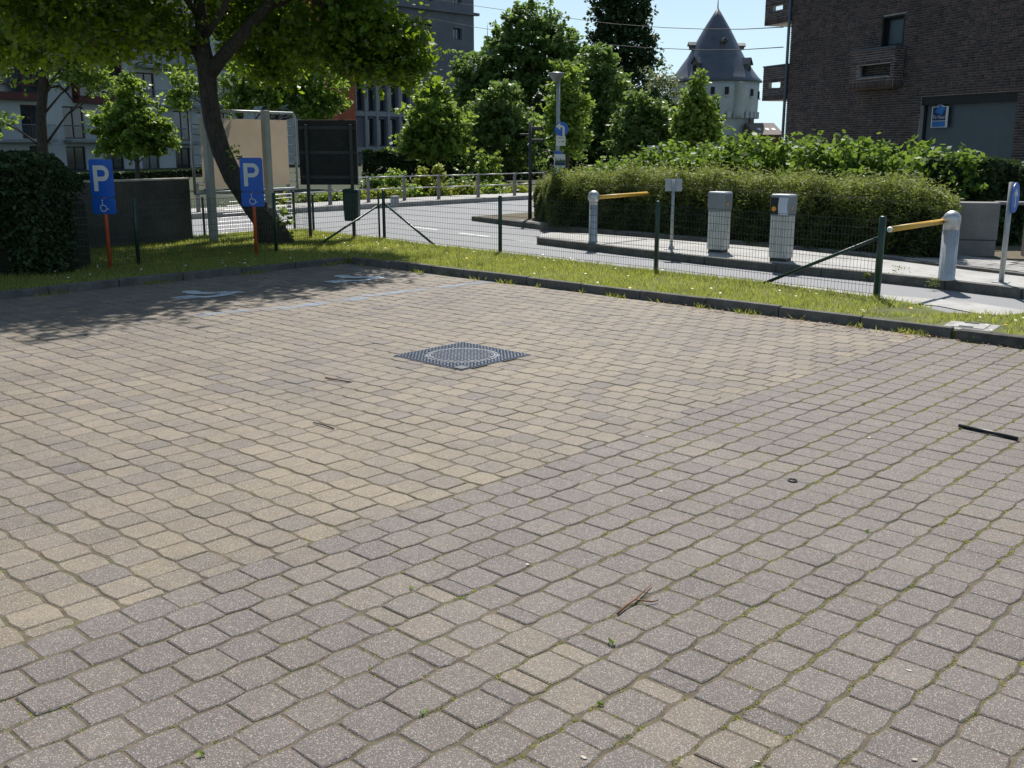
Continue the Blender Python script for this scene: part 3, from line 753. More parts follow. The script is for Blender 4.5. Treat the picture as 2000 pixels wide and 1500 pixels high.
tree('street_tree', 'dark trunked tree before the white apartment block, its lowest branch drooping right', 33,
    [(88, 365, .19), (84, 290, .165), (80, 230, .155), (84, 175, .15), (88, 130, .12), (80, 60, .09), (75, -20, .06)],
    [(25, 80, 62, 45), (100, 60, 70, 50), (165, 105, 45, 32), (178, 150, 32, 22), (195, 172, 20, 14), (60, 15, 80, 50), (150, 30, 70, 45), (10, 115, 36, 20), (140, 140, 40, 20), (-60, 60, 70, 50), (8, 240, 24, 12)],
    M_LF_BRIGHT, M_BARK, (0.17, 0.12), 525, 26, 0.27, seed=4, limb_r=0.28, extra_limbs=[([(86, 185, 0), (98, 170, 0), (115, 168, 0), (128, 178, 0), (142, 196, 0)], [.06, .05, .045, .035, .02])])
tree('young_tree', 'young cone-shaped tree with light green leaves in front of the white apartment block', 42,
    [(270, 366, .10), (268, 320, .085), (264, 260, .07), (256, 190, .05), (254, 135, .02)],
    [(254, 142, 10, 18), (256, 168, 24, 20), (250, 195, 34, 24), (262, 222, 52, 24), (215, 235, 34, 14), (190, 236, 18, 8), (250, 252, 64, 26), (305, 255, 38, 22), (222, 274, 36, 22), (318, 282, 30, 18), (265, 286, 60, 22), (292, 230, 26, 20)],
    M_LF_BRIGHT, M_BARK2, (0.20, 0.14), 650, 20, 0.17, seed=5, limb_r=0.3)
tree('street_tree', 'tall open tree behind the banner frame with sunlit right side', 46,
    [(470, 372, .17), (468, 280, .15), (470, 210, .13), (480, 150, .11), (490, 90, .08)],
    [(590, 95, 52, 40), (560, 140, 60, 36), (625, 165, 48, 34), (602, 205, 46, 24), (560, 185, 45, 26), (640, 205, 34, 18), (490, 190, 32, 24), (455, 205, 24, 14), (475, 150, 40, 28), (360, 165, 34, 28), (345, 196, 26, 14), (520, 100, 50, 35), (655, 185, 26, 12)],
    M_LF_BRIGHT, M_BARK, (0.21, 0.15), 850, 22, 0.22, seed=6, limb_r=0.3)
tree('young_tree', 'young pyramidal tree by the grey office block, behind the concrete railing', 47,
    [(858, 366, .10), (856, 300, .09), (852, 240, .07), (850, 180, .03)],
    [(852, 160, 14, 14), (848, 182, 34, 20), (842, 212, 50, 24), (850, 246, 62, 26), (806, 266, 32, 18), (885, 276, 38, 20), (850, 282, 60, 24), (895, 240, 26, 18), (800, 288, 22, 12)],
    M_LF_BRIGHT, M_BARK2, (0.21, 0.15), 700, 22, 0.20, seed=7, limb_r=0.3)
tree('young_tree', 'broad young tree behind the dark signpost with grey-green leaves', 52,
    [(985, 362, .12), (985, 300, .1), (982, 240, .08), (980, 190, .04)],
    [(985, 172, 20, 16), (980, 196, 42, 24), (965, 232, 52, 28), (1010, 240, 48, 26), (1030, 262, 34, 18), (990, 275, 65, 28), (935, 275, 36, 24), (950, 215, 36, 22), (1000, 312, 60, 20), (940, 318, 40, 18)],
    M_LF_MID, M_BARK2, (0.23, 0.16), 775, 22, 0.23, seed=8, limb_r=0.3)
tree('park_tree', 'tall dense round-crowned tree beside the grey office block', 78,
    [(1045, 335, .35), (1042, 250, .32), (1040, 180, .28), (1038, 110, .2)],
    [(1040, 28, 38, 26), (1020, 55, 50, 30), (1075, 60, 45, 30), (990, 85, 36, 30), (1040, 95, 75, 36), (1100, 100, 42, 32), (1125, 115, 22, 26), (1000, 130, 55, 36), (1070, 140, 70, 40), (930, 130, 42, 36), (905, 150, 24, 26), (950, 170, 55, 36), (1010, 180, 60, 40), (1080, 190, 60, 40), (920, 190, 40, 30), (960, 235, 60, 40), (1050, 240, 60, 40)],
    M_LF_MID, M_BARK, (0.34, 0.24), 1875, 22, 0.36, seed=9, limb_r=0.4, flat=0.5)
tree('young_tree', 'narrow bright green tree just behind the street lamp', 44,
    [(1108, 360, .09), (1108, 290, .08), (1106, 220, .06), (1108, 150, .03)],
    [(1100, 128, 14, 12), (1112, 150, 26, 20), (1098, 185, 34, 26), (1118, 215, 32, 28), (1100, 250, 36, 26), (1120, 265, 28, 22), (1085, 225, 18, 18), (1108, 290, 34, 20)],
    M_LF_BRIGHT, M_BARK2, (0.20, 0.13), 450, 22, 0.21, seed=10, droop=0.1, limb_r=0.35)
tree('park_tree', 'full leafy tree between the street lamp and the tall poplar', 60,
    [(1175, 345, .16), (1172, 260, .14), (1168, 180, .1), (1165, 120, .06)],
    [(1165, 108, 32, 20), (1160, 135, 46, 28), (1185, 165, 46, 30), (1150, 180, 30, 30), (1195, 205, 44, 30), (1165, 225, 48, 30), (1210, 245, 40, 30), (1170, 270, 56, 30), (1225, 280, 40, 24), (1140, 285, 40, 24)],
    M_LF_MID, M_BARK2, (0.25, 0.17), 875, 22, 0.25, seed=11, limb_r=0.35)
tree('poplar', 'very tall dark columnar poplar rising beside the round tower', 88,
    [(1218, 330, .5), (1217, 240, .45), (1217, 140, .4), (1217, 20, .3), (1217, -120, .15)],
    [(1195, 235, 34, 50), (1240, 225, 36, 50), (1190, 150, 32, 55), (1245, 145, 34, 55), (1218, 180, 45, 60), (1186, 70, 30, 55), (1248, 65, 30, 55), (1218, 90, 48, 60), (1190, -10, 34, 55), (1245, -10, 34, 55), (1218, 10, 45, 60), (1218, -80, 55, 60), (1218, -160, 45, 60), (1172, 60, 16, 40), (1262, 110, 16, 50)],
    M_LF_DARK, M_BARK, (0.36, 0.26), 1187, 24, 0.42, seed=12, limb_r=0.3, droop=0.0, flat=1.2)
tree('park_tree', 'pale wispy tree left of the round tower', 74,
    [(1290, 335, .14), (1288, 250, .12), (1288, 170, .06)],
    [(1285, 150, 24, 24), (1300, 175, 30, 26), (1278, 195, 34, 26), (1305, 215, 32, 26), (1290, 245, 45, 30)],
    leaf_mat('leaf_pale', (0.09, 0.12, 0.045), (0.17, 0.20, 0.08), 0.4), M_BARK2, (0.26, 0.12), 230, 20, 0.42, seed=13, droop=0.5, limb_r=0.35)
tree('park_tree', 'low spreading tree below the poplar, beside the wispy tree', 55,
    [(1262, 345, .13), (1260, 290, .12), (1258, 230, .08)],
    [(1245, 205, 30, 22), (1270, 225, 40, 24), (1232, 240, 36, 24), (1295, 245, 36, 26), (1260, 265, 55, 26), (1310, 272, 34, 20), (1240, 285, 50, 20), (1285, 292, 50, 18)],
    M_LF_MID, M_BARK2, (0.23, 0.16), 725, 22, 0.24, seed=14, limb_r=0.35)
tree('young_tree', 'pointed bright green tree standing in front of the round tower', 50,
    [(1372, 350, .10), (1370, 290, .09), (1368, 220, .07), (1368, 160, .03)],
    [(1369, 152, 7, 10), (1364, 172, 15, 12), (1355, 190, 20, 15), (1376, 198, 18, 15), (1360, 214, 32, 18), (1370, 238, 36, 20), (1394, 262, 18, 14), (1354, 262, 38, 18), (1384, 252, 26, 16), (1338, 240, 22, 16), (1366, 285, 40, 18)],
    M_LF_BRIGHT, M_BARK2, (0.21, 0.14), 650, 22, 0.19, seed=15, limb_r=0.3)

# ---- hedges and shrubs
def bush(name, label, C, base, leaf, m, rng, cat='hedge', tint=None, droop=0.1, up=0.0, group=None, core=None):
    o = thing(name, label, cat, base, group=group)
    V, F, T = leaf_arrays(C - np.array(base), leaf[0], leaf[1], rng, droop, tint, up)
    link('foliage', np_mesh('foliage', V, F, T), m, o)
    if core is not None:
        nv = 15 if len(core.v) % 15 == 0 else (12 if len(core.v) % 12 == 0 else 10)
        for q in range(0, len(core.v), nv):
            mb = MB(); mb.v = core.v[q:q+nv]; mb.f = [tuple(i - q for i in f) for f in core.f if q <= f[0] < q + nv]; mb.build('stem', M_BARK, o, world=True)
    return o
M_INNER = mat('light_blocker', (0.012, 0.016, 0.006), 0.95, var=0.5, vscale=8)  # opaque cores added inside the hedges to stop sun passing through
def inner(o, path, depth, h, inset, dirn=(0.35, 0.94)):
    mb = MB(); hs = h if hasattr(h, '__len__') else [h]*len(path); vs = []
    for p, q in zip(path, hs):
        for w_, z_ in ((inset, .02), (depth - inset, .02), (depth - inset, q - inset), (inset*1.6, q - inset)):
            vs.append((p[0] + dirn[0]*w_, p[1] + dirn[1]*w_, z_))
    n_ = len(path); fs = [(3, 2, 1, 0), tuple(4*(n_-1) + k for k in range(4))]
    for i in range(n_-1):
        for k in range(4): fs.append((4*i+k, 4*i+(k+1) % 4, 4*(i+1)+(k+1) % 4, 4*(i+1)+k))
    mb.add(vs, fs).build('light_blocker', M_INNER, o, world=True)
def path_fill(path, depth, h, n, rng, round_=0.35, hj=0.06, shell=True, dirn=None):
    """points filling a hedge that follows a ground path; depth away from the camera, height h (number or per-path list)"""
    pts = np.array([p[:2] for p in path]); seg = np.linalg.norm(np.diff(pts, axis=0), axis=1); cum = np.concatenate([[0], np.cumsum(seg)])
    s = rng.uniform(0, cum[-1], n); x = np.interp(s, cum, pts[:, 0]); y = np.interp(s, cum, pts[:, 1])
    hh = np.interp(s, cum, h) if hasattr(h, '__len__') else np.full(n, h)
    t = rng.uniform(0, 1, n)
    k = rng.uniform(0, 1, n); w = np.zeros(n); z = np.zeros(n)
    front = k < 0.5; top = (k >= 0.5) & (k < 0.88); ins = k >= 0.88
    w[front] = np.abs(rng.normal(0, .07, front.sum())); z[front] = t[front]**0.9
    w[top] = t[top]; z[top] = 1 - np.abs(rng.normal(0, .07, top.sum()))
    w[ins] = t[ins]; z[ins] = rng.uniform(0, 1, ins.sum())
    rr = np.clip((z - (1 - round_)) / round_, 0, 1); w = w + (1 - np.sqrt(np.clip(1 - rr**2, 0, 1))) * 0.13 * (w < 0.5)
    bump = 1 + hj * np.sin(s*2.1) * np.sin(s*0.9 + 1) + hj * 0.8 * np.sin(s*5.3 + w*6)
    dirn = dirn or (0.35, 0.94)
    lump = 0.10*np.sin(s*3.7 + z*4) + 0.08*np.sin(s*9.1 - z*7)
    return np.stack([x + dirn[0]*(w*depth + lump), y + dirn[1]*(w*depth + lump), z*hh*bump + 0.06], axis=1), z
rng = np.random.default_rng(20)
hpath = [G(1042, 425, .1), G(1075, 441, .1), G(1200, 450, .1), G(1400, 466, .1), G(1600, 486, .1), G(1790, 503, .1), G(1868, 508, .1)]
C, z = path_fill(hpath, 2.3, [0.75, 1.12, 1.22, 1.22, 1.2, 1.12, 0.9], 62000, rng, hj=0.05)
C[:, 2] += np.where(z > .85, np.abs(rng.normal(0, .05, len(z))) + (rng.uniform(0, 1, len(z)) < .12)*rng.uniform(0, .22, len(z)), 0)
tint = np.clip(z**3.2*0.8 + rng.uniform(-.3, .3, len(z)), 0, 1)  # sunlit top and shaded lower front put into the leaf tint
stem = MB()
for i in range(40):
    q = hpath[1 + i % 5]; q2 = hpath[2 + i % 5]; f = random.random()
    x, y = q[0]+(q2[0]-q[0])*f + .3, q[1]+(q2[1]-q[1])*f + random.uniform(.5, 1.4)
    stem.tube([(x, y, 0), (x + random.uniform(-.2, .2), y, .5), (x + random.uniform(-.4, .4), y, .9)], [.02, .012, .005], 5)
o = bush('clipped_hedge', 'long low feathery hedge with sunlight coloured into its yellowish top behind the car park barriers', C, (hpath[2][0], hpath[2][1], 0.08), (0.105, 0.026), M_LF_YEW, rng, tint=tint, droop=0.0, up=0.35, core=stem)
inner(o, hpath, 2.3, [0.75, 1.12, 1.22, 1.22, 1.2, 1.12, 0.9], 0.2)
# sprigs standing above the clipped hedge are part of the cloud above; the leafy hedge behind
hp2 = [(p[0] + 0.9, p[1] + 2.6, 0.08) for p in (G(1085, 441, .1), G(1200, 450, .1), G(1400, 466, .1), G(1600, 486, .1), G(1790, 503, .1), G(1880, 510, .1))]
rng = np.random.default_rng(21)
lob = []
cum = [0]
for a_, b_ in zip(hp2[:-1], hp2[1:]): cum.append(cum[-1] + math.hypot(b_[0]-a_[0], b_[1]-a_[1]))
for i in range(95):
    t_ = rng.uniform(0, cum[-1]); w_ = rng.uniform(0, 1.9); x = np.interp(t_, cum, [p[0] for p in hp2]) + .35*w_; y = np.interp(t_, cum, [p[1] for p in hp2]) + .94*w_
    hh = np.interp(t_, cum, [1.2, 1.65, 1.8, 1.8, 1.78, 1.7]) * rng.uniform(.8, 1.03); r = rng.uniform(.3, .55)
    lob.append((x, y, hh - r*.5, r*1.2, r, r*.9)); lob.append((x + rng.uniform(-.3, .3), y - .1, hh*.5, r*1.1, r*.9, hh*.4))
C, ti = crown_points(lob, 4200, 14, 0.15, rng, 0.6, 1.0); C = C[C[:, 2] > .1]
stem = MB()
for q in hp2:
    for i in range(5):
        x, y = q[0] + random.uniform(-.8, .8), q[1] + random.uniform(.3, 1.6)
        stem.tube([(x, y, 0), (x + random.uniform(-.2, .2), y, .8), (x + random.uniform(-.4, .4), y, 1.5)], [.03, .018, .006], 5)
o = bush('leafy_hedge', 'taller bright glossy-leaved hedge between the clipped hedge and the brick building', C, hp2[2], (0.145, 0.095), M_LF_IVY, rng, droop=0.35, core=stem)
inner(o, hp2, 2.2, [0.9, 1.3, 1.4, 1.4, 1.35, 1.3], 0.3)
rng = np.random.default_rng(22)
p0, p1 = G(1890, 505, .1), G(2080, 520, .1)
C, z = path_fill([(p0[0] + .2, p0[1] + 2.6, 0), (p1[0] + 1, p1[1] + 3.4, 0)], 2.2, [1.55, 1.5], 16000, rng, hj=0.05)
bush('shaded_hedge', 'dark unlit hedge at the foot of the brick building beside the concrete cabinet', C, (p0[0], p0[1] + 2.3, 0.08), (0.13, 0.09), M_LF_DARK, rng, droop=0.3, core=MB().tube([(p0[0]+1, p0[1]+3, 0), (p0[0]+1.1, p0[1]+3, 1.2)], [.04, .01], 5))  # leafy hedge running on in shade, shade put into the dark leaf colour
# dark shrub on the left of the car park
rng = np.random.default_rng(23)
spath = [(-11.0, 14.0, 0), (-9.0, 14.3, 0), (-7.6, 14.6, 0), (-6.75, 14.85, 0), (-6.5, 15.3, 0)]
C, z = path_fill(spath, 1.2, [1.85, 1.88, 1.86, 1.72, 1.3], 34000, rng, round_=.25, hj=.03, dirn=(-.2, .98))
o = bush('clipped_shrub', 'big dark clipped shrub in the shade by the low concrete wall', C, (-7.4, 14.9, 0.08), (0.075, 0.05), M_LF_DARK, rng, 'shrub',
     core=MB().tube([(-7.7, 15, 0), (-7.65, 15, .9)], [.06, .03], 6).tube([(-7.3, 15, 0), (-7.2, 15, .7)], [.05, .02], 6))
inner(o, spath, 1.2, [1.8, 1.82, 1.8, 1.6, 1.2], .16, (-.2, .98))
# hedge before the grey office block and the apartment block
rng = np.random.default_rng(24)
C, z = path_fill([P(705, 300, 50)[:2] + (0,), P(880, 300, 53)[:2] + (0,), P(1060, 300, 57)[:2] + (0,)], 2.0, [1.5, 1.45, 1.5], 15000, rng, hj=0.06)
bush('dark_hedge', 'long dark hedge below the windows of the grey office block', C, (-5, 51.5, 0.0), (0.22, 0.15), M_LF_DARK, rng, core=MB().tube([(-5, 53, 0), (-5, 53, 1.2)], [.05, .02], 5))  # tree shade over this band put into the dark leaf colour
rng = np.random.default_rng(25)
C, z = path_fill([P(120, 340, 50)[:2] + (0,), P(400, 340, 62)[:2] + (0,)], 1.2, [0.42, 0.4], 9000, rng, hj=0.05)
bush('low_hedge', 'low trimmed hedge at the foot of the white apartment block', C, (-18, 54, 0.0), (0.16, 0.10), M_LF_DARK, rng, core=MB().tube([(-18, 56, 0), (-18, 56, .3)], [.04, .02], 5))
# sunlit shrubs behind the railing
def shrub(px, py_top, px_w, base_py, Y, m, label, seed, leaf=(0.13, 0.09), n=900, cone=False, group=None):
    rng = np.random.default_rng(seed); b = P(px, base_py, Y); zt = zat(py_top, Y); r = px_w * Y / 2070 / 2; h = max(.3, zt)
    if cone: lob = [(b[0], Y, h*.3, r, r, h*.32), (b[0], Y, h*.6, r*.8, r*.8, h*.3), (b[0], Y, h*.85, r*.4, r*.4, h*.18)]
    else: lob = [(b[0] - r*.4, Y, h*.4, r*.7, r*.6, h*.42), (b[0] + r*.4, Y + .1, h*.45, r*.65, r*.6, h*.45), (b[0], Y, h*.62, r*.6, r*.6, h*.36)]
    C, ti = crown_points(lob, n // 12, 12, 0.10, rng, 0.6, 1.0); C = C[C[:, 2] > 0.05]
    return bush('shrub', label, C, (b[0], Y, 0.05), leaf, m, rng, 'shrub', group=group, core=MB().tube([(b[0], Y, 0), (b[0] + .05, Y, h*.7)], [.025, .008], 5))
shrub(942, 296, 28, 372, 41.0, M_LF_BRIGHT, 'left of two slim upright shrubs behind the railing', 30, cone=True)
shrub(966, 297, 28, 372, 41.3, M_LF_BRIGHT, 'right of two slim upright shrubs behind the railing, brushing its twin', 31, cone=True)
shrub(852, 322, 34, 378, 38.5, M_LF_YEL, 'tallest yellow-green shrub behind the railing below the pyramidal tree', 32, cone=True)
shrub(826, 330, 34, 378, 38.2, M_LF_YEL, 'yellow-green shrub close beside the tallest one behind the railing', 33, cone=True)
shrub(770, 332, 46, 382, 38.4, M_LF_BRIGHT, 'loose green shrub with pale tips between railing posts', 34)
shrub(732, 345, 44, 384, 38.0, M_LF_MID, 'grey-green shrub beside the dark notice board behind the railing', 35)
shrub(900, 345, 50, 378, 39.5, M_LF_MID, 'silvery green shrub left of the slim upright pair', 36)
gp = 'ground shrubs along the railing'
for i, (px, pt, w, Y) in enumerate(((745, 368, 60, 36.6), (800, 362, 70, 37.2), (850, 360, 66, 37.8), (905, 358, 60, 38.6), (960, 356, 56, 39.4), (1010, 358, 56, 40.2), (690, 374, 50, 35.5), (640, 380, 40, 34.5), (600, 384, 40, 33.6), (540, 386, 50, 32.4))):
    shrub(px, pt, w, 385, Y, M_LF_YEL if i % 3 != 1 else M_LF_BRIGHT, ('low yellow-green' if i % 3 != 1 else 'low fresh green') + ' ground shrub behind the railing, ' + ('below the grey-green shrub', 'below the loose green shrub', 'below the tallest yellow-green shrub', 'below the silvery green shrub', 'below the slim upright pair', 'beside the dark signpost', 'below the right edge of the notice board', 'below the left edge of the notice board', 'right of the leaning trunk', 'seen below the banner')[i], 40 + i, n=620, group=gp)
# undergrowth below the trees on the right: one dark mass nobody could count, tree shade put into its colour
rng = np.random.default_rng(26)
C, z = path_fill([P(1040, 300, 62)[:2] + (0,), P(1250, 300, 62)[:2] + (0,), P(1385, 300, 64)[:2] + (0,)], 3.0, [4.2, 4.6, 3.6], 22000, rng, hj=0.12)
V, F, T = leaf_arrays(C, 0.3, 0.2, rng, 0.3)
o = link('undergrowth', np_mesh('undergrowth', V, F, T), M_LF_DARK); o['kind'] = 'stuff'; o['label'] = 'dark undergrowth below the park trees'; o['category'] = 'undergrowth'

# ---- grass, weeds, moss
def blades(name, x, y, z, hmin, hmax, w, rng, m, parent=None, label=None, cat=None, tint=None, lean=0.5):
    n = len(x); h = rng.uniform(hmin, hmax, n); a = rng.uniform(0, 2*math.pi, n); l = rng.uniform(0.1, lean, n) * h
    b = rng.uniform(0, 2*math.pi, n)
    p0 = np.stack([x - np.cos(a)*w/2, y - np.sin(a)*w/2, z], 1); p1 = np.stack([x + np.cos(a)*w/2, y + np.sin(a)*w/2, z], 1)
    p2 = np.stack([x + np.cos(b)*l, y + np.sin(b)*l, z + h], 1)
    V = np.stack([p0, p1, p2], 1).reshape(-1, 3); F = np.arange(n*3).reshape(-1, 3)
    T = np.repeat(np.clip(rng.uniform(0, 1, n) if tint is None else tint, 0, 1), 3)
    o = link(name, np_mesh(name, V, F, T), m, parent, props={'kind': 'stuff'})
    if label: o['label'] = label
    if cat: o['category'] = cat
    return o
rng = np.random.default_rng(50)
xs = np.array([p[0] for p in vpoly]); ys = np.array([p[1] for p in vpoly])
n = 680000; x = rng.uniform(-11, 9.5, n); y = rng.uniform(6.5, 24, n)
k = in_poly(x, y, vpoly) & (np.abs(x) < 0.58*y + 1.0); x, y = x[k], y[k]
pn = np.sin(x*2.3 + 1.1*np.sin(y*1.7)) * np.sin(y*2.9 - x*0.7) * 0.5 + 0.5*np.sin(x*7.1 + y*3.3)*np.sin(y*6.3)
b1 = G(1790, 606, .09); b2 = G(1735, 622, .09); b3 = G(1885, 640, .09); b3 = (b3[0] + .09, b3[1] + .09)
dd = np.minimum(np.hypot((x-b1[0])/.55, (y-b1[1])/.22), np.hypot((x-b2[0])/.45, (y-b2[1])/.16)); d3 = np.hypot(x-b3[0], y-b3[1])
keep = (rng.uniform(0, 1, len(x)) < 0.62 + 0.3*pn) & (dd > 0.9 + rng.uniform(0, .5, len(x))) & (d3 > 0.36)
x, y = x[keep], y[keep]; pn = pn[keep]
blades('grass', x, y, np.full(len(x), 0.07), 0.03, 0.085, 0.011, rng, M_GRASS, None, 'short sunlit grass covering the verge', 'grass', tint=0.5 - 0.25*pn + rng.uniform(-.35, .35, len(x)), lean=0.9)
def flowers(name, m, n, r, label, cat):
    x = rng.uniform(-9, 8, n*6); y = rng.uniform(8, 22, n*6); k = in_poly(x, y, vpoly); x, y = x[k][:n], y[k][:n]
    V = []; F = []
    for i in range(len(x)):
        o = len(V); z = 0.13 + random.uniform(-.02, .015); t = random.uniform(-.4, .4)
        for j in range(6): V.append((x[i] + r*math.cos(j*1.047), y[i] + r*math.sin(j*1.047), z + t*r*math.sin(j*1.047)))
        F.append([o + j for j in range(6)])
    o = link(name, np_mesh(name, V, np.array(F)), m); o['kind'] = 'stuff'; o['label'] = label; o['category'] = cat
flowers('daisies', M_DAISY, 260, 0.016, 'tiny white daisies scattered in the verge grass', 'daisies')
flowers('dandelions', M_DANDY, 34, 0.022, 'small yellow dandelions dotted in the verge grass', 'dandelions')
# weeds along the foot of the kerbs
n = 5200; t = rng.uniform(0, 1, n)**0.9; side = rng.uniform(0, 1, n) < 0.6
cu = np.where(side, U_K - np.abs(rng.normal(0, .05, n)) - .01, rng.uniform(2, U_K, n)); cv = np.where(side, V_K + 0.1 + t*10.5, V_K + np.abs(rng.normal(0, .06, n)) + .02)
g1 = np.sin(cu*4.1)*np.sin(cv*3.3) + 0.6*np.sin(cv*9.7 + cu*8.1)
k = g1 + rng.normal(0, .25, n) > 0.45; cu, cv = cu[k], cv[k]
x = cu*CU + cv*SU; y = cu*SU - cv*CU
blades('kerb_weeds', x, y, np.full(len(x), -0.008), 0.015, 0.085, 0.014, rng, M_GRASS, None, 'weeds sprouting along the foot of the car park kerb', 'weeds', lean=1.3)
# moss and seedlings in the paving joints, thicker on the lane side
X = []; T = []
for p in PV:
    x, y, au, l = p[:4]
    if not au and random.random() < 0.80: continue
    d = 0.25 + 0.75 * max(0, min(1, (x + 0.6) / 2.2))
    for q in range(13):
        if random.random() > d * (0.85 if au else 0.4): continue
        if au:
            du, dv = random.uniform(-.5, .5)*l, random.choice((-.5, .5))*PW + random.gauss(0, .004)
            if random.random() < .25: du, dv = .5*l, random.uniform(-.5, .5)*PW
            cx, cy = x + CU*du + SU*dv, y + SU*du - CU*dv
        else:
            du, dv = random.choice((-.5, .5))*PW + random.gauss(0, .004), random.uniform(-.5, .5)*l
            cx, cy = x + CU*du + SU*dv, y + SU*du - CU*dv
        nz = math.sin(cx*5.1 + 2*math.sin(cy*2.2))*math.sin(cy*4.3 - cx*1.7)
        if nz < -0.05 and random.random() < .85: continue
        for b_ in range(5): X.append((cx + random.gauss(0, .0055), cy + random.gauss(0, .0055)))
X = np.array(X)
blades('joint_moss', X[:, 0], X[:, 1], np.full(len(X), -0.006), 0.004, 0.014, 0.006, rng, M_GRASS, PAVING, tint=rng.uniform(-.15, .75, len(X)), lean=1.6)
# a few larger seedlings in the joints
for i, (px, py) in enumerate(((388, 1478), (798, 1152), (820, 1398), (1168, 1378), (1190, 1260), (1690, 1040))):
    g_ = np.random.default_rng(80 + i); b = G(px, py); C = np.array(b) + np.abs(g_.normal(size=(8, 3))) * np.array([.014, .014, .006]) + np.array([0, 0, .004])
    V, F, T = leaf_arrays(C - np.array(b), 0.022, 0.010, g_, 0.0); o = link('seedling', np_mesh('seedling', V, F, T), M_LF_BRIGHT)
    o.location = (b[0], b[1], -0.002); o['label'] = 'tiny green seedling sprouting from a joint in the paving'; o['category'] = 'seedling'; o['group'] = 'seedlings in the paving joints'
# weeds on the island kerb
for i, (px, py, s_, lb) in enumerate(((1752, 545, .15, 'brownish weed growing at the island kerb near the open barrier'), (1822, 560, .09, 'small weed on the island kerb below the open barrier post'), (1695, 543, .06, 'tiny bright weed at the island kerb beside the end fence post'))):
    g_ = np.random.default_rng(95 + i); b = G(px, py, 0.02); n_ = 70
    C = np.array([0, 0, 0]) + np.stack([g_.normal(0, s_*.5, n_), g_.normal(0, s_*.4, n_), np.abs(g_.uniform(0, s_*1.3, n_))], 1)
    V, F, T = leaf_arrays(C, 0.05, 0.014, g_, 0.0, up=.5); o = thing('weed', lb, 'weed', b); link('foliage', np_mesh('foliage', V, F, T), M_LF_YEW if i < 2 else M_LF_YEL, o, props={'kind': 'stuff'})

# ================================================================== OBJECTS
ZG = 0.075                                  # level of the verge
def rrect(w, h, r, n=4, cx=0, cz=0):
    pts = []
    for sx, sz, a0 in ((1, -1, -90), (1, 1, 0), (-1, 1, 90), (-1, -1, 180)):
        for k in range(n + 1):
            a = R(a0 + 90*k/n); pts.append((cx + sx*(w/2-r) + r*math.cos(a), cz + sz*(h/2-r) + r*math.sin(a)))
    return pts
def band_poly(pts, w):
    """flat ribbon polygon around a polyline (x, z)"""
    l, r_ = [], []
    for i, p in enumerate(pts):
        a = pts[max(i-1, 0)]; b = pts[min(i+1, len(pts)-1)]; d = norm((b[0]-a[0], b[1]-a[1], 0))
        l.append((p[0]-d[1]*w/2, p[1]+d[0]*w/2)); r_.append((p[0]+d[1]*w/2, p[1]-d[0]*w/2))
    return l, r_
def ribbon(mb, pts, w, y):
    l, r_ = band_poly(pts, w)
    for i in range(len(pts)-1):
        mb.add([(r_[i][0], y, r_[i][1]), (r_[i+1][0], y, r_[i+1][1]), (l[i+1][0], y, l[i+1][1]), (l[i][0], y, l[i][1])], [(0, 1, 2, 3)])
    return mb

# ---- parking signs
def parking_sign(base, tilt, label, zb, zt, face):
    o = thing('parking_sign', label, 'sign', base, face, group='disabled parking signs')
    H = zt - base[2]; w, hp_, hl = 0.40, 0.56, 0.235
    MB().tube([(0, .03, -.05), (0, .03, H - .03)], 0.027, 10).build('post', M_POSTR, o, smooth=True)
    z1 = H - hp_/2; z2 = H - hp_ - 0.012 - hl/2
    a = MB().plate(rrect(w, hp_, .04, 4, 0, z1), 0, .012).build('parking_panel', M_BLUE, o)
    b = MB().plate(rrect(w, hl, .03, 4, 0, z2), 0, .012).build('wheelchair_panel', M_BLUE, o)
    L_ = MB(); sx = -.10; y = -.003
    L_.plate([(sx-.035, z1-.19), (sx+.035, z1-.19), (sx+.035, z1+.19), (sx-.035, z1+.19)], y, 0)
    arc = [(sx+.03, z1+.157), (sx+.12, z1+.157)] + [(sx+.12 + .083*math.cos(t_), z1+.074 + .083*math.sin(t_)) for t_ in [R(90 - 18*k) for k in range(1, 10)]] + [(sx+.12, z1-.009), (sx+.03, z1-.009)]
    ribbon(L_, arc, .066, y)
    L_.build('letter', M_SIGNW, a)
    S = MB(); cx, cz = -.005, z2 - .028
    ribbon(S, [(cx + .052*math.cos(R(q)), cz + .052*math.sin(R(q))) for q in range(120, 405, 15)], .013, y)
    ribbon(S, [(cx-.015, z2+.062), (cx-.010, z2+.012), (cx+.035, z2+.004), (cx+.062, z2-.045), (cx+.088, z2-.038)], .013, y)
    S.plate([(cx-.016 + .013*math.cos(R(q)), z2+.083 + .013*math.sin(R(q))) for q in range(0, 360, 45)], y, 0)
    S.build('wheelchair_pictogram', M_SIGNW, b)
    return o
b1_ = G(214, 526, ZG); parking_sign(b1_, 0, 'blue P sign with wheelchair panel on an orange post before the low dark wall', 0, zat(311, b1_[1]), R(-14))
b2_ = G(500, 500, ZG); parking_sign(b2_, 0, 'blue P sign with wheelchair panel on an orange post before the leaning trunk', 0, zat(308, b2_[1]), R(-8))

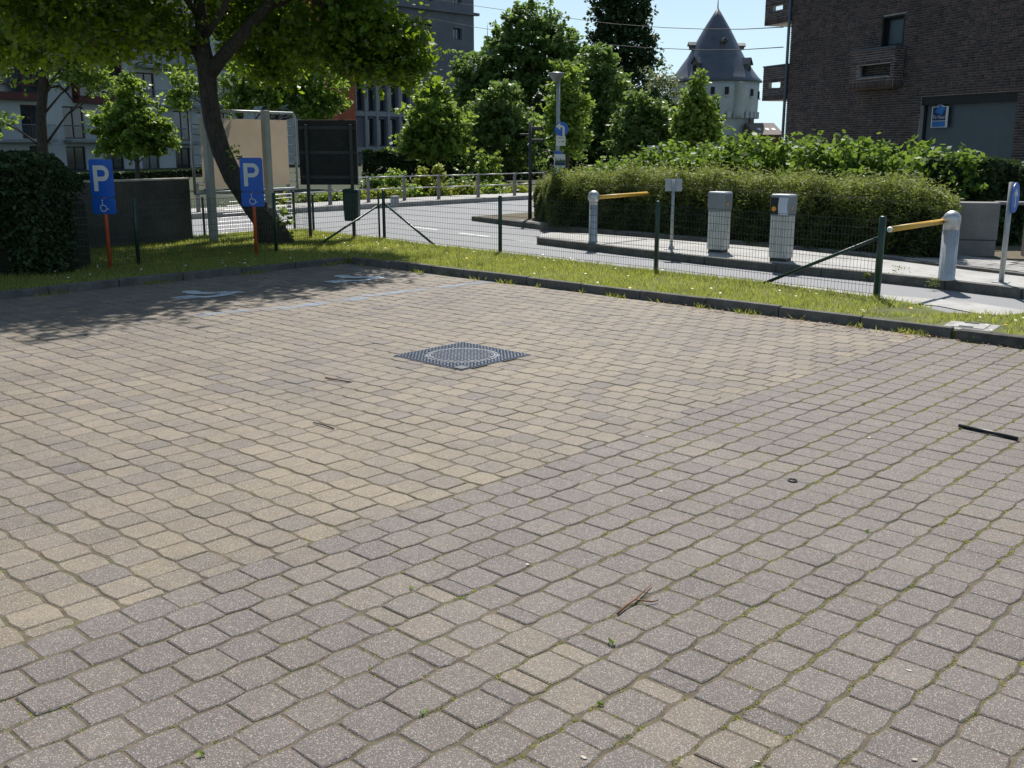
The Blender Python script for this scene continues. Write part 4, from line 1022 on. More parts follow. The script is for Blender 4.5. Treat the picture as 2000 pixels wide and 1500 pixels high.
# ---- low dark wall
w0, w1 = G(120, 491, ZG), G(378, 470, ZG); wa = math.atan2(w1[1]-w0[1], w1[0]-w0[0]); wl = math.hypot(w1[0]-w0[0], w1[1]-w0[1]) + 1.2
o = thing('concrete_wall', 'low dark concrete wall with a pale strip for its sunlit top edge behind the left parking sign', 'wall', (w1[0], w1[1], 0), wa)
hw = zat(351, w1[1])
MB().box(-wl/2, .12, hw/2, wl, .24, hw).build('wall_slab', M_DARKW, o, bevel=.01)
MB().box(-wl/2, .12, hw + .018, wl + .03, .27, .035).build('coping', M_SUNTOP, o, bevel=.008)  # added pale strip, sunlight on the wall top put into its colour

# ---- wire fence
def fence(name, label, posts, braces, caps=True, hgt=0.95):
    base = posts[0]; o = thing(name, label, 'fence', (base[0], base[1], 0))
    for p in posts:
        MB().tube([(p[0], p[1], -.05), (p[0], p[1], p[2]), (p[0], p[1], p[2] + .012)], [p[3], p[3], p[3]*.6], 10).build('fence_post', M_GREEN, o, world=True, smooth=True)
    for a, b in braces:
        MB().tube([a, b], .022, 8).build('brace', M_GREEN, o, world=True, smooth=True)
    for a, b in zip(posts[:-1], posts[1:]):
        l = math.hypot(b[0]-a[0], b[1]-a[1]); d = ((b[0]-a[0])/l, (b[1]-a[1])/l); n = int(l / .05); mb = MB()
        z0 = .10; za, zb = a[2] - .04, b[2] - .04
        for k in range(1, n):
            t_ = k / n; x, y = a[0] + d[0]*l*t_, a[1] + d[1]*l*t_
            mb.tube([(x, y, z0), (x, y, za + (zb-za)*t_)], .0024, 3, cap=False)
        m_ = 10
        for k in range(m_):
            f = k / (m_ - 1); q = z0 + .01
            ox, oy = -d[1]*-.004, d[0]*-.004
            mb.tube([(a[0] + ox, a[1] + oy, q + (za-q)*f), ((a[0]+b[0])/2 + ox, (a[1]+b[1])/2 + oy, q + ((za+zb)/2-q)*f - .006), (b[0] + ox, b[1] + oy, q + (zb-q)*f)], .0032, 3, cap=False)
        mb.build('wire_mesh', M_WIRE, o, world=True, kind='stuff')
    return o
def fp_(px, py, pt, r=.032):
    b = G(px, py, ZG); return (b[0], b[1], zat(pt, b[1]), r)
A = [fp_(125, 531, 392, .03), fp_(271, 517, 388, .03), fp_(540, 492, 378, .03), fp_(751, 467, 372, .033)]
Bf = [fp_(751, 467, 372, .033), fp_(977, 493, 383, .033), fp_(1281, 527, 394, .033), fp_(1712, 580, 424, .042)]
q = Bf[0]; e = Bf[-1]
g1_, g2_, g3_ = G(617, 479, ZG), G(853, 480, ZG), G(1484, 553, ZG)
fence('wire_fence', 'green wire mesh fence along the right-hand verge, with braced corner and end posts', Bf,
      [((q[0], q[1], zat(396, q[1])), (g2_[0], g2_[1], .05)), ((e[0], e[1], zat(462, e[1])), (g3_[0], g3_[1], .05))])
A[-1] = (A[-1][0] - .09, A[-1][1] - .06, A[-1][2] - .02, .02)
fence('wire_fence', 'green wire mesh fence passing in front of the leaning tree trunk', A, [((q[0]-.05, q[1]-.04, zat(398, q[1])), (g1_[0], g1_[1], .05))])
Cf = [fp_(613, 452, 380, .025), fp_(576, 447, 374, .025), fp_(400, 461, 386, .025)]
fence('wire_fence', 'green wire mesh fence between the road and the banner frame', Cf, [])

# ---- banner on a tube frame with two grey posts
yb = G(418, 471, ZG); pB = G(530, 459, ZG)
def level_pts(x0, y0, x1, y1, Y0, Y1): return P(x0, y0, Y0), P(x1, y1, Y1)
bY0, bY1 = yb[1] + .25, pB[1] + .25
da = math.atan2(pB[1]-yb[1], pB[0]-yb[0])
o = thing('banner_stand', 'beige banner laced into a steel tube frame on two pale grey posts', 'banner', (yb[0], yb[1], 0), da)
FRb = FR[o.name]
def tolocal(p):
    (lx, ly, lz), rz = FRb; c, n_ = math.cos(-rz), math.sin(-rz)
    return ((p[0]-lx)*c-(p[1]-ly)*n_, (p[0]-lx)*n_+(p[1]-ly)*c, p[2]-lz)
def onplane(px, py, yl):                   # photo pixel -> local (x, z) on the plane y = yl of the banner stand
    d = ray(px, py); (lx, ly, lz), rz = FRb; nx, ny = -math.sin(rz), math.cos(rz)
    t_ = (yl + lx*nx + ly*ny) / (d[0]*nx + d[1]*ny)
    p = tolocal((d[0]*t_, d[1]*t_, CAM_H + d[2]*t_)); return (p[0], p[2])
hpost = zat(211, yb[1])
MB().box(0, 0, hpost/2, .15, .12, hpost).build('post', M_POSTG, o, bevel=.01)
xb = tolocal(pB)[0]
MB().box(xb, 0, hpost/2, .15, .12, hpost).build('post', M_POSTG, o, bevel=.01)
yf = .16
fx0, fzt = onplane(370, 214, yf); fx1, _ = onplane(574, 214, yf); _, fzb = onplane(530, 372, yf)
bx0, bzt = onplane(388, 230, yf); bx1, _ = onplane(560, 230, yf); _, bzb = onplane(520, 362, yf)
fz = zat(213, bY0)
fr = MB().tube([(fx0 + .04, yf, fzt), (fx0, yf, fzt - .04), (fx0, yf, fzb), ], .028, 8).tube([(fx0 + .03, yf, fzt), (fx1 - .05, yf, fzt), (fx1, yf, fzt - .05), (fx1, yf, fzb)], .028, 8).tube([(fx0, yf, fzb + .02), (fx1, yf, fzb + .02)], .028, 8)
fr.build('tube_frame', M_STEEL, o, smooth=True)
nb = 14; bv = MB(); vs, fs = [], []
for i in range(nb + 1):
    for j in range(nb + 1):
        fx, fz_ = i/nb, j/nb
        vs.append((bx0 + (bx1-bx0)*fx, yf + .012*math.sin(fx*9)*math.sin(fz_*5), bzb + (bzt-bzb)*fz_))
for i in range(nb):
    for j in range(nb):
        k = i*(nb+1) + j; fs.append((k, k+nb+1, k+nb+2, k+1))
bv.add(vs, fs); bn_ = bv.build('banner_cloth', M_BANNER, o, smooth=True)
ties = 7
for k in range(ties):
    f = (k + .3) / ties
    for (a, b) in (((bx0, bzb + (bzt-bzb)*f), (fx0, bzb + (bzt-bzb)*f + .02)), ((bx1, bzb + (bzt-bzb)*f), (fx1, bzb + (bzt-bzb)*f - .01)), ((bx0 + (bx1-bx0)*f, bzt), (bx0 + (bx1-bx0)*f + .01, fzt))):
        MB().tube([(a[0], yf, a[1]), (b[0], yf, b[1])], .007, 5).build('tie', M_BLACK, o)
for xx in (0, xb):
    MB().box(xx, .09, bzt + .05, .05, .14, .04).build('bracket', M_STEEL, o); MB().box(xx, .09, bzb - .03, .05, .14, .04).build('bracket', M_STEEL, o)

# ---- dark notice board and litter bin
n0, n1 = G(607, 465, ZG), G(692, 465, ZG); na = math.atan2(n1[1]-n0[1], n1[0]-n0[0]); nl = math.hypot(n1[0]-n0[0], n1[1]-n0[1])
o = thing('notice_board', 'large dark notice board seen from behind on two posts beside the litter bin', 'notice board', (n0[0], n0[1], 0), na)
zt_, zb_ = zat(234, n0[1]), zat(361, n0[1]); zp = zat(243, n0[1])
for x in (0, nl):
    MB().box(x, 0, zp/2, .065, .065, zp).build('post', M_DPOST, o, bevel=.006)
MB().box(nl/2 - .03, .09, (zt_+zb_)/2, nl*1.31, .10, zt_-zb_).build('panel', M_BOARD, o, bevel=.008)
for k in range(3):
    MB().box(nl/2 - .03, .03, zb_ + .15 + (zt_-zb_-.3)*k/2, nl*1.25, .02, .06).build('rail', M_DPOST, o)
zb0, zb1 = zat(430, n1[1]), zat(366, n1[1])
o = thing('litter_bin', 'dark green litter bin hung on the right post of the notice board', 'bin', (n1[0] + .0, n1[1] - .17, zb0), R(-6))
hb = zb1 - zb0
MB().box(0, 0, hb*.44, .28, .22, hb*.88, taper=1.14).build('bin_body', M_BIN, o, bevel=.03)
MB().box(0, 0, hb*.92, .345, .275, hb*.09, taper=.86).build('lid', M_BIN, o, bevel=.02)
MB().box(0, -.123, hb*.55, .07, .02, hb*.36).build('bracket', M_DPOST, o, bevel=.004)
MB().box(0, .115, hb*.6, .1, .05, .06).build('clamp', M_DPOST, o)

# ---- barriers
def barrier(base, label, top_z, kind, arm_dir, arm_len, arm_z, tipz, rpost):
    o = thing('barrier_post', label, 'barrier', base, math.atan2(arm_dir[1], arm_dir[0]), group='car park barriers')
    H = top_z - base[2]
    hz = H * .72
    MB().lathe([(rpost*1.12, 0), (rpost*1.12, .02), (rpost, .03), (rpost, hz)], 48, flute=.035, nf=12).build('column', M_ALU, o, smooth=True)
    if kind == 'ball':
        R1 = rpost*1.45; prof = [(rpost*.98, hz), (rpost*1.02, H - R1*2.0)] + [(R1*math.cos(R(a)), H - R1 - R1*.25*(a < 0) + R1*math.sin(R(a))*(1 if a > 0 else .75)) for a in range(-40, 90, 10)] + [(.004, H)]
        MB().lathe(prof, 32).build('head', M_ALU, o, smooth=True)
    else:
        prof = [(rpost*1.0, hz), (rpost*1.02, hz + H*.08), (rpost*1.08, hz + H*.1), (rpost*1.08, hz + H*.16)] + [(rpost*1.08*math.cos(R(a)), hz + H*.16 + H*.12*math.sin(R(a))) for a in range(10, 90, 16)] + [(.004, H)]
        MB().lathe(prof, 32).build('head', M_ALU, o, smooth=True)
    ya = -rpost*1.1 if kind != 'ball' else 0
    x0 = rpost*.7 if kind == 'ball' else -.08
    a = MB().tube([(x0, ya, arm_z - base[2]), (arm_len, ya, tipz - base[2])], .037, 12).build('arm', M_YARM, o, smooth=True)
    MB().tube([(arm_len, ya, tipz - base[2]), (arm_len + .03, ya, tipz - base[2])], [.037, .02], 12).build('end_cap', M_WHITEP, a, smooth=True)
    MB().tube([(x0 - .04, ya, arm_z - base[2] + .015), (x0 + .06, ya, arm_z - base[2] + .015)], [.03, .046], 12).build('pivot', M_ALU, o, smooth=True)
    return o
ZI = 0.10
p = G(1158, 473, ZI); barrier(p, 'aluminium barrier post with round head and closed yellow arm at the narrow island tip', zat(372, p[1]), 'ball', (CU, SU), 1.72, zat(386, p[1]), zat(386, p[1]) + .02, .078)
p = G(1848, 547, ZI); barrier(p, 'aluminium barrier post with domed cap and yellow arm dipping over the near lane', zat(411, p[1]), 'dome', (-CU, -SU), 1.75, zat(433, p[1]), zat(432, p[1]) - .015, .108)

# ---- sign pole on the island seen from behind
p = G(1311, 487, ZI); o = thing('plate_sign', 'small grey sign plate seen from behind on a slim island pole', 'sign', p, R(-12))
H = zat(349, p[1]) - p[2]
MB().tube([(0, 0, 0), (0, 0, H - .02)], .028, 10).build('pole', M_STEEL, o, smooth=True)
MB().box(0, 0, .006, .24, .16, .012).lathe([(.06, .012), (.035, .07)], 12).build('base_plate', M_STEEL, o)
MB().plate(rrect(.29, .22, .01, 2, 0, H - .11), .035, .045).build('sign_plate', M_PLATE, o)
MB().box(0, .03, H - .11, .022, .012, .2).build('stiffener', M_PLATE, o)

# ---- ticket machines
def machine(base, top_z, label, detailed):
    o = thing('ticket_machine', label, 'ticket machine', base, AL - math.pi/2 , group='ticket machines on the island')
    H = top_z - base[2]; w, d = .30, .22
    MB().box(0, 0, .025, w*.93, d*.93, .05).build('plinth', M_BLACK, o, bevel=.006)
    hb_ = H*.64; body = MB(); n = 8
    body.box(0, 0, .05 + hb_/2, w*.98, d*.98, hb_)
    for k in range(n):
        x = -w/2 + w*(k+.5)/n
        for y in (-d/2, d/2): body.box(x, y, .05 + hb_/2, w/n*.78, .016, hb_ - .012)
    for k in range(5):
        y = -d/2 + d*(k+.5)/5
        for x in (-w/2, w/2): body.box(x, y, .05 + hb_/2, .016, d/5*.78, hb_ - .012)
    body.build('fluted_body', M_BODY, o)
    z0 = .05 + hb_; hh = H - z0 - .012; W2, D2 = w*1.13, d*1.22
    prof = [(-W2/2*.93, z0), (W2/2*.93, z0), (W2/2, z0 + hh*.3), (W2/2, z0 + hh), (-W2/2, z0 + hh), (-W2/2, z0 + hh*.3)]
    hd = MB().plate(prof, -D2/2, D2/2).build('head', M_HEAD, o, bevel=.012)
    MB().box(0, 0, z0 + hh + .012, W2*1.01, D2*1.01, .03, taper=.9).build('cap', M_HEADTOP, o, bevel=.01)
    if detailed:
        y = -D2/2 - .004
        MB().plate([(-W2*.46, z0 + hh*.08), (-W2*.04, z0 + hh*.08), (-W2*.04, z0 + hh*.92), (-W2*.46, z0 + hh*.92)], y - .003, y + .003).build('dark_panel', M_BLACK, hd)
        cur = [(W2*(.46 - .045*math.sin(math.pi*k/8)), z0 + hh*(.06 + .88*k/8)) for k in range(9)]
        cul = [(W2*(.0 - .045*math.sin(math.pi*k/8)), z0 + hh*(.06 + .88*k/8)) for k in range(9)]
        MB().plate(cur + cul[::-1], y - .012, y + .003).build('silver_panel', M_DISPLAY, hd)
        MB().tube([(-W2*.25, y - .02, z0 + hh*.36), (-W2*.25, y, z0 + hh*.36)], .038, 14).build('button', M_ORANGE, hd, smooth=False)
    x = W2/2 + .003
    MB().box(x, -D2*.1, z0 + hh*.4, .008, .035, .035).build('key_plate', M_ORANGE, hd)
    return o
p = G(1402, 492, ZI); machine(p, zat(376, p[1]), 'ticket machine with plain grey head and fluted column, nearer the closed barrier', False)
p = G(1524, 509, ZI); machine(p, zat(381, p[1]), 'ticket machine with silver panel and orange button on a fluted column', True)

# ---- round sign on the right
p = G(1955, 552, ZI); o = thing('arrow_sign', 'blue round sign seen edge-on on a grey pole beside the open barrier', 'sign', p, R(-129))
H = zat(356, p[1]) - p[2]
MB().tube([(0, 0, 0), (0, 0, H)], .036, 12).build('pole', M_STEEL, o, smooth=True)
MB().box(0, 0, .006, .17, .2, .012).build('base_plate', M_STEEL, o)
MB().tube([(0, .055, H - .2), (0, .067, H - .2)], .2, 28).build('sign_disc', M_BLUE, o)
MB().box(0, .045, H - .2, .1, .03, .03).build('clamp', M_STEEL, o)
s_ = MB()
for seg in ([(0, H-.33), (0, H-.1)], [(-.08, H-.18), (0, H-.09), (.08, H-.18)]): ribbon(s_, seg, .04, .0685)
s_.f = [tuple(reversed(f)) for f in s_.f]; s_.build('arrow', M_SIGNW, o)

# ---- street lamp with signs
pL = G(1088, 434, .085); o = thing('street_lamp', 'grey street lamp with flat head carrying three traffic plates above the hedge', 'street lamp', pL, 0)
zb = pL[2]; Yl = pL[1]
H = zat(155, Yl) - zb
MB().lathe([(.075, 0), (.075, 1.0), (.06, 1.1), (.05, H*.6), (.038, H)], 14).build('column', M_STEEL, o, smooth=True)
MB().lathe([(.05, H - .05), (.10, H + .0), (.17, H + .08), (.20, H + .12), (.18, H + .15), (.02, H + .17)], 24, c=(-.05, 0)).build('lamp_head', M_HEAD, o, smooth=True)
def lz(py): return zat(py, Yl) - zb
def lx(px): return P(px, 280, Yl)[0] - pL[0]
zc = lz(252); rs_ = (lz(238) - lz(266)) / 2
d_ = MB().tube([(lx(1096), -.13, zc), (lx(1096), -.118, zc)], rs_, 28).build('turn_left_sign', M_BLUE, o)
aw = MB(); xc = lx(1096)
ribbon(aw, [(xc + .05, zc - .17), (xc + .05, zc + .03), (xc + .02, zc + .06), (xc - .05, zc + .06)], .05, -.134)
aw.add([(xc - .14, -.1345, zc + .06), (xc - .03, -.1345, zc - .03), (xc - .03, -.1345, zc + .15)], [(0, 1, 2)])
aw.build('arrow', M_SIGNW, d_)
ws = MB().plate(rrect(lx(1104) - lx(1086), lz(265.5) - lz(285), .02, 3, (lx(1104) + lx(1086))/2, (lz(265.5) + lz(285))/2), -.125, -.115).build('text_plate', M_SIGNW, o)
tm = MB()
for (a0, b0, y0, y1) in ((1089, 1101, 268.4, 270.2), (1090.5, 1092.5, 275, 277.6), (1096, 1102, 275.2, 277.8)):
    n_ = max(2, int((b0 - a0) * .8))
    for k in range(n_):
        xx0 = lx(a0 + (b0-a0)*k/n_); xx1 = lx(a0 + (b0-a0)*(k+.62)/n_)
        tm.add([(xx0, -.1275, lz(y1)), (xx1, -.1275, lz(y1)), (xx1, -.1275, lz(y0 + random.choice((0, .5)))), (xx0, -.1275, lz(y0))], [(0, 1, 2, 3)])
tm.build('print', M_PTEXT, ws)
ps = MB().plate(rrect(lx(1104) - lx(1082), lz(301) - lz(328), .03, 3, (lx(1104) + lx(1082))/2, (lz(301) + lz(328))/2), -.125, -.115).build('picture_plate', M_SIGNW, o)
MB().add([(lx(1083.5), -.1275, lz(323)), (lx(1103.5), -.1275, lz(323)), (lx(1103.5), -.1275, lz(318)), (lx(1083.5), -.1275, lz(318))], [(0, 1, 2, 3)]).build('print', M_NAVY, ps)
sk = [(1083.5, 318), (1103.5, 318), (1103.5, 313), (1102, 311.5), (1101, 313.5), (1099, 309), (1098, 313.5), (1095.5, 312), (1094, 308), (1093, 313), (1091, 313.5), (1090, 307), (1089.3, 313), (1087, 313.5), (1085.5, 306), (1084.5, 313)]
MB().plate([(lx(a_), lz(b_)) for a_, b_ in sk], -.1275, -.126).build('print', M_PGREEN, ps)
MB().box(lx(1090), -.06, lz(298.5), .19, .12, .08).build('strap', M_BLUE, o)

# ---- dark signpost
pS = G(1035, 427, .085); o = thing('signpost', 'thin dark signpost with two small name plates at the hedge corner', 'signpost', pS, 0)
H = zat(240, pS[1]) - pS[2]
MB().tube([(0, 0, 0), (0, 0, H)], [.05, .04], 10).build('pole', M_DPOST, o, smooth=True)
MB().box(.16, 0, H - .14, .28, .02, .10).build('name_plate', M_DPOST, o, bevel=.006)
MB().box(.18, 0, H - .42, .3, .02, .06).build('name_plate', M_DPOST, o, bevel=.006)
MB().box(-.14, 0, H - .28, .24, .02, .045).build('name_plate', M_DPOST, o, bevel=.006)

# ---- concrete railing across the road
rb = [G(388, 414, .1), G(565, 406, .1), G(645, 400, .1), G(720, 395, .1), G(790, 391.5, .1), G(857, 389, .1), G(934, 385.5, .1), G(1005, 382, .1), G(1062, 379, .1)]
o = thing('railing', 'long railing of concrete posts and two steel rails across the road', 'railing', (rb[0][0], rb[0][1], 0.1))
tops = []
for p in rb:
    h = 0.82; MB().box(p[0], p[1], 0.1 + h/2, .10, .09, h, AL, taper=.82).build('post', M_RAILC, o, world=True, bevel=.01); tops.append((p[0], p[1], .1 + h))
for a, b in zip(tops[:-1], tops[1:]):
    for dz in (-.03, -.41):
        MB().tube([(a[0], a[1]-.05, a[2] + dz), (b[0], b[1]-.05, b[2] + dz)], .017, 8).build('rail', M_RAIL, o, world=True, smooth=True)
p = G(771, 401, .1); o = thing('utility_box', 'small grey utility box on the far pavement before the railing', 'utility box', p, AL)
MB().box(0, 0, .13, .22, .16, .26).build('housing', M_PLATE, o, bevel=.01); MB().box(0, 0, .27, .25, .19, .025).build('lid', M_PLATE, o, bevel=.006)

# ---- concrete cabinet by the dark hedge
p = G(1905, 505, .085); o = thing('concrete_cabinet', 'square grey concrete cabinet with a horizontal joint between hedge and round sign', 'cabinet', (p[0] + .12, p[1] + .35, .085), R(-14))
H = zat(396, p[1] + .35) - .085
MB().box(0, .2, H*.15, .66, .4, H*.3).build('base_block', M_RAILC, o, bevel=.01); MB().box(0, .2, H*.655, .68, .42, H*.69).build('upper_block', M_RAILC, o, bevel=.012)
MB().box(.62, .28, H*.985, .6, .3, .05).build('shelf_slab', M_RAILC, o, bevel=.01)
MB().box(.86, .28, H*.47, .08, .26, H*.94).build('leg', M_RAILC, o, bevel=.01)

# ---- small white board in the shrubs, overhead cables
p = P(1275, 300, 40); o = thing('info_panel', 'small blank pale panel standing just above the leafy hedge', 'panel', (p[0], p[1], 0), R(-8))
MB().plate([(-.22, zat(306, 40)), (.22, zat(306, 40)), (.22, zat(284, 40)), (-.22, zat(284, 40))], -.02, .02).build('board', M_PLATE, o)
MB().box(0, .04, zat(306, 40)/2, .05, .05, zat(306, 40)).build('post', M_DPOST, o)
def cable(pts, label):
    n = len(pts); q = [P(a, b, 98 - 57.5*k/(n-1)) for k, (a, b) in enumerate(pts)]
    o = MB().tube(q, .018, 5).build('overhead_cable', M_CABLE, smooth=True); o['label'] = label; o['category'] = 'cable'
cable([(820, -6), (925, 11), (1010, 23), (1100, 34), (1200, 47), (1300, 54), (1380, 57), (1450, 57), (1530, 53)], 'upper overhead cable crossing the sky from the grey block to the brick building')
cable([(800, 29), (928, 53), (1010, 66), (1100, 78), (1180, 87), (1260, 93), (1380, 98), (1450, 97), (1530, 92)], 'lower overhead cable crossing below the tower roof top')

# ---- manhole cover
mx_, my_ = UV(MHU, MHV); o = thing('manhole_cover', 'studded round iron manhole cover in a square frame set in the paving', 'manhole cover', (mx_, my_, 0.0085), AL)
S = MH_S
MB().box(0, 0, -.0295, S, S, .05).build('frame', M_IRON, o)
lid = MB().lathe([(.31, -.01), (.31, .0)], 48).build('lid', M_IRON, o)
rg = MB()
for r0, r1 in ((.328, .338), (.300, .312)):
    vs, fs = [], []
    for k in range(48):
        a0 = 2*math.pi*k/48
        for rr in (r0, r1): vs.append((rr*math.cos(a0), rr*math.sin(a0), .004 if r0 < .32 else .0025))
    for k in range(48): fs.append((2*k, 2*k+1, (2*k+3) % 96, (2*k+2) % 96))
    rg.add(vs, fs)
rg.build('ring', M_STUD, o)
st = MB(); n = 21; pt = S / n
for i in range(n):
    for j in range(n):
        x = -S/2 + pt*(i + .5); y = -S/2 + pt*(j + .5); r = math.hypot(x, y)
        if .285 < r < .348: continue
        if i < 3 and j < 3: continue
        st.box(x, y, .0015 if r > .3 else .003, pt*.62, pt*.60, .009, random.uniform(-.03, .03), taper=.72)
st.build('studs', M_STUD, o, kind='stuff')
MB().box(-S/2 + pt*1.6, -S/2 + pt*1.6, .0, pt*2.6, pt*2.6, .008).build('name_pad', M_IRON, o)
# ---- stone inspection slab in the grass
p = G(1886, 640, .085); o = thing('inspection_slab', 'square stone inspection slab with an inset lid lying in the grass by the kerb', 'slab', (p[0] + .09, p[1] + .09, .085), AL + .12)
MB().box(0, 0, -.034, .5, .5, .07).build('slab', M_KERBL, o, bevel=.015)
MB().box(.02, 0, .003, .34, .32, .012).build('lid', M_CONC, o, bevel=.004)
for sg in (-1, 1): MB().box(0.02 + sg*.13, 0.02, .0105, .05, .14, .01).build('handle', M_IRON, o)

# ---- litter on the paving
def stick(name, label, pts, rad, m, cat, n=7):
    q = [G(a, b, z_) for a, b, z_ in pts]; b = q[0]
    o = thing(name, label, cat, (b[0], b[1], 0)); MB().tube(q, rad, n).build('stem', m, o, world=True, smooth=True); return o
stick('black_rod', 'straight black rod lying on the paving near the old kerb', [(1873, 831, .014), (1930, 843, .016), (1988, 857, .014)], .013, M_BLACK, 'rod')
o = stick('forked_twig', 'reddish brown forked twig lying on the grey pavers', [(1206, 1199, .006), (1222, 1183, .012), (1241, 1170, .014), (1256, 1156, .016), (1274, 1140, .008)], [.005, .005, .0045, .0035, .002], M_WOOD, 'twig')
MB().tube([G(1241, 1171, .013), G(1262, 1174, .012), (G(1275, 1175, .009)), G(1288, 1171, .012)], [.0035, .003, .0035, .0015], 6).build('side_twig', M_WOOD, o, world=True, smooth=True)
stick('dry_twig', 'thin brown twig lying on the yellow pavers below the manhole', [(635, 737, .008), (660, 742, .012), (686, 746, .006)], .006, M_WOOD, 'twig')
stick('dark_twig', 'short dark twig on the pavers left of the grey lane', [(612, 825, .008), (630, 829, .01), (652, 837, .006)], .005, M_BARK2, 'twig')
o = thing('rubber_ring', 'small black rubber ring lying on a grey paver', 'ring', G(1548, 940))
rr_ = [( .024*math.cos(t_), .03*math.sin(t_), .006) for t_ in [2*math.pi*k/14 for k in range(15)]]
MB().tube(rr_, .005, 6, cap=False).build('ring', M_BLACK, o, smooth=True)
dots = [(1262, 853), (535, 985), (608, 960), (645, 1020), (1030, 1103), (1067, 937), (1291, 960), (1398, 1207), (1478, 1500-12), (1568, 1240), (1786, 1484), (1830, 1245), (1775, 1310), (1607, 1437), (1045, 774), (555, 810), (430, 800), (870, 1485), (1697, 855), (240, 1060), (1320, 690), (1905, 1180), (1140, 1480)]
for i, (px, py) in enumerate(dots[::2]):
    g_ = G(px, py); n_ = 7; r = random.uniform(.007, .014) * (1.0 if py > 900 else 1.5); e_ = random.uniform(.4, .9); a0 = random.uniform(0, 3)
    vs = [(r*math.cos(2*math.pi*k/n_)*math.cos(a0) - r*e_*math.sin(2*math.pi*k/n_)*math.sin(a0), r*math.cos(2*math.pi*k/n_)*math.sin(a0) + r*e_*math.sin(2*math.pi*k/n_)*math.cos(a0), 0.001 + .0012*math.sin(k*2.1)) for k in range(n_)]
    mb = MB().add(vs + [(x, y, z + .0009) for x, y, z in vs], [tuple(range(n_, 2*n_)), tuple(reversed(range(n_)))] + [(k, (k+1) % n_, n_ + (k+1) % n_, n_ + k) for k in range(n_)])
    o = mb.build('fallen_petal', M_DEBRIS); o.location = (g_[0], g_[1], 0.001); o['label'] = 'pale fallen petal or chip lying on the pavers'; o['category'] = 'petal'; o['group'] = 'pale petals on the paving'
lit = []
for i in range(520):
    u_, v_ = U_K - abs(random.gauss(0, .13)) - .02, random.uniform(-7.5, 0.5)
    lit.append((u_, v_))
V = []; F = []
for (u_, v_) in lit:
    x, y = UV(u_, v_); a0 = random.uniform(0, 6.3); r = random.uniform(.012, .028); o_ = len(V)
    for k, (p_, q_) in enumerate(((-1, 0), (0, -.4), (1, 0), (0, .4))):
        V.append((x + r*(p_*math.cos(a0) - q_*math.sin(a0)), y + r*(p_*math.sin(a0) + q_*math.cos(a0)), .004 + random.uniform(0, .012)))
    F.append((o_, o_+1, o_+2, o_+3))
o = link('leaf_litter', np_mesh('leaf_litter', V, np.array(F)), M_DRYL); o['kind'] = 'stuff'; o['label'] = 'dry brown leaf litter gathered at the foot of the right kerb'; o['category'] = 'leaf litter'

# ================================================================== BUILDINGS
class Facade:
    """a vertical plane; local x along it, local y into the building"""
    def __init__(s, o): s.o = o; (s.x, s.y, s.z), s.r = FR[o.name]; s.n = (-math.sin(s.r), math.cos(s.r)); s.d = (math.cos(s.r), math.sin(s.r))
    def hit(s, px, py, yl=0.0):
        d = ray(px, py); t_ = (yl + s.x*s.n[0] + s.y*s.n[1]) / (d[0]*s.n[0] + d[1]*s.n[1])
        X, Y_, Z = d[0]*t_, d[1]*t_, CAM_H + d[2]*t_
        return ((X-s.x)*s.d[0] + (Y_-s.y)*s.d[1], Z - s.z)
    def rect(s, x0, y0, x1, y1, yl=0.0):
        a = s.hit(x0, (y0+y1)/2, yl)[0]; b = s.hit(x1, (y0+y1)/2, yl)[0]
        m_ = (x0+x1)/2; return a, b, s.hit(m_, y1, yl)[1], s.hit(m_, y0, yl)[1]
def wall_with_holes(mb, x0, x1, z0, z1, holes, y0, y1):
    """wall slab y0..y1 built from boxes around rectangular holes"""
    xs = sorted(set([x0, x1] + [h[0] for h in holes] + [h[1] for h in holes])); xs = [x for x in xs if x0 <= x <= x1]
    for a, b in zip(xs[:-1], xs[1:]):
        cut = sorted([(h[2], h[3]) for h in holes if h[0] < (a+b)/2 < h[1]]); z = z0
        for c, d in cut + [(z1, z1)]:
            if c > z + 1e-4: mb.box((a+b)/2, (y0+y1)/2, (z+c)/2, b-a, y1-y0, c-z)
            z = max(z, d)
def window(parent, a, b, z0, z1, y, mframe, mglass, mull=1, fw=.07, trans=None, sill=None):
    f = MB(); d = .07
    for (x0, x1, q0, q1) in ((a, a+fw, z0, z1), (b-fw, b, z0, z1), (a+fw, b-fw, z0, z0+fw), (a+fw, b-fw, z1-fw, z1)):
        f.box((x0+x1)/2, y, (q0+q1)/2, x1-x0, d, q1-q0)
    for k in range(1, mull + 1):
        x = a + (b-a)*k/(mull+1); f.box(x, y, (z0+z1)/2, fw*.8, d*.9, z1-z0-2*fw)
    if trans: f.box((a+b)/2, y, z0 + (z1-z0)*trans, b-a-2*fw, d*.8, fw*.8)
    w = f.build('window', mframe, parent)
    MB().box((a+b)/2, y + .02, (z0+z1)/2, b-a-fw, .012, z1-z0-fw).build('pane', mglass, w)
    if sill: MB().box((a+b)/2, y - .12, z0 - .03, b-a+.1, .2, .05).build('sill', sill, w)
    return w

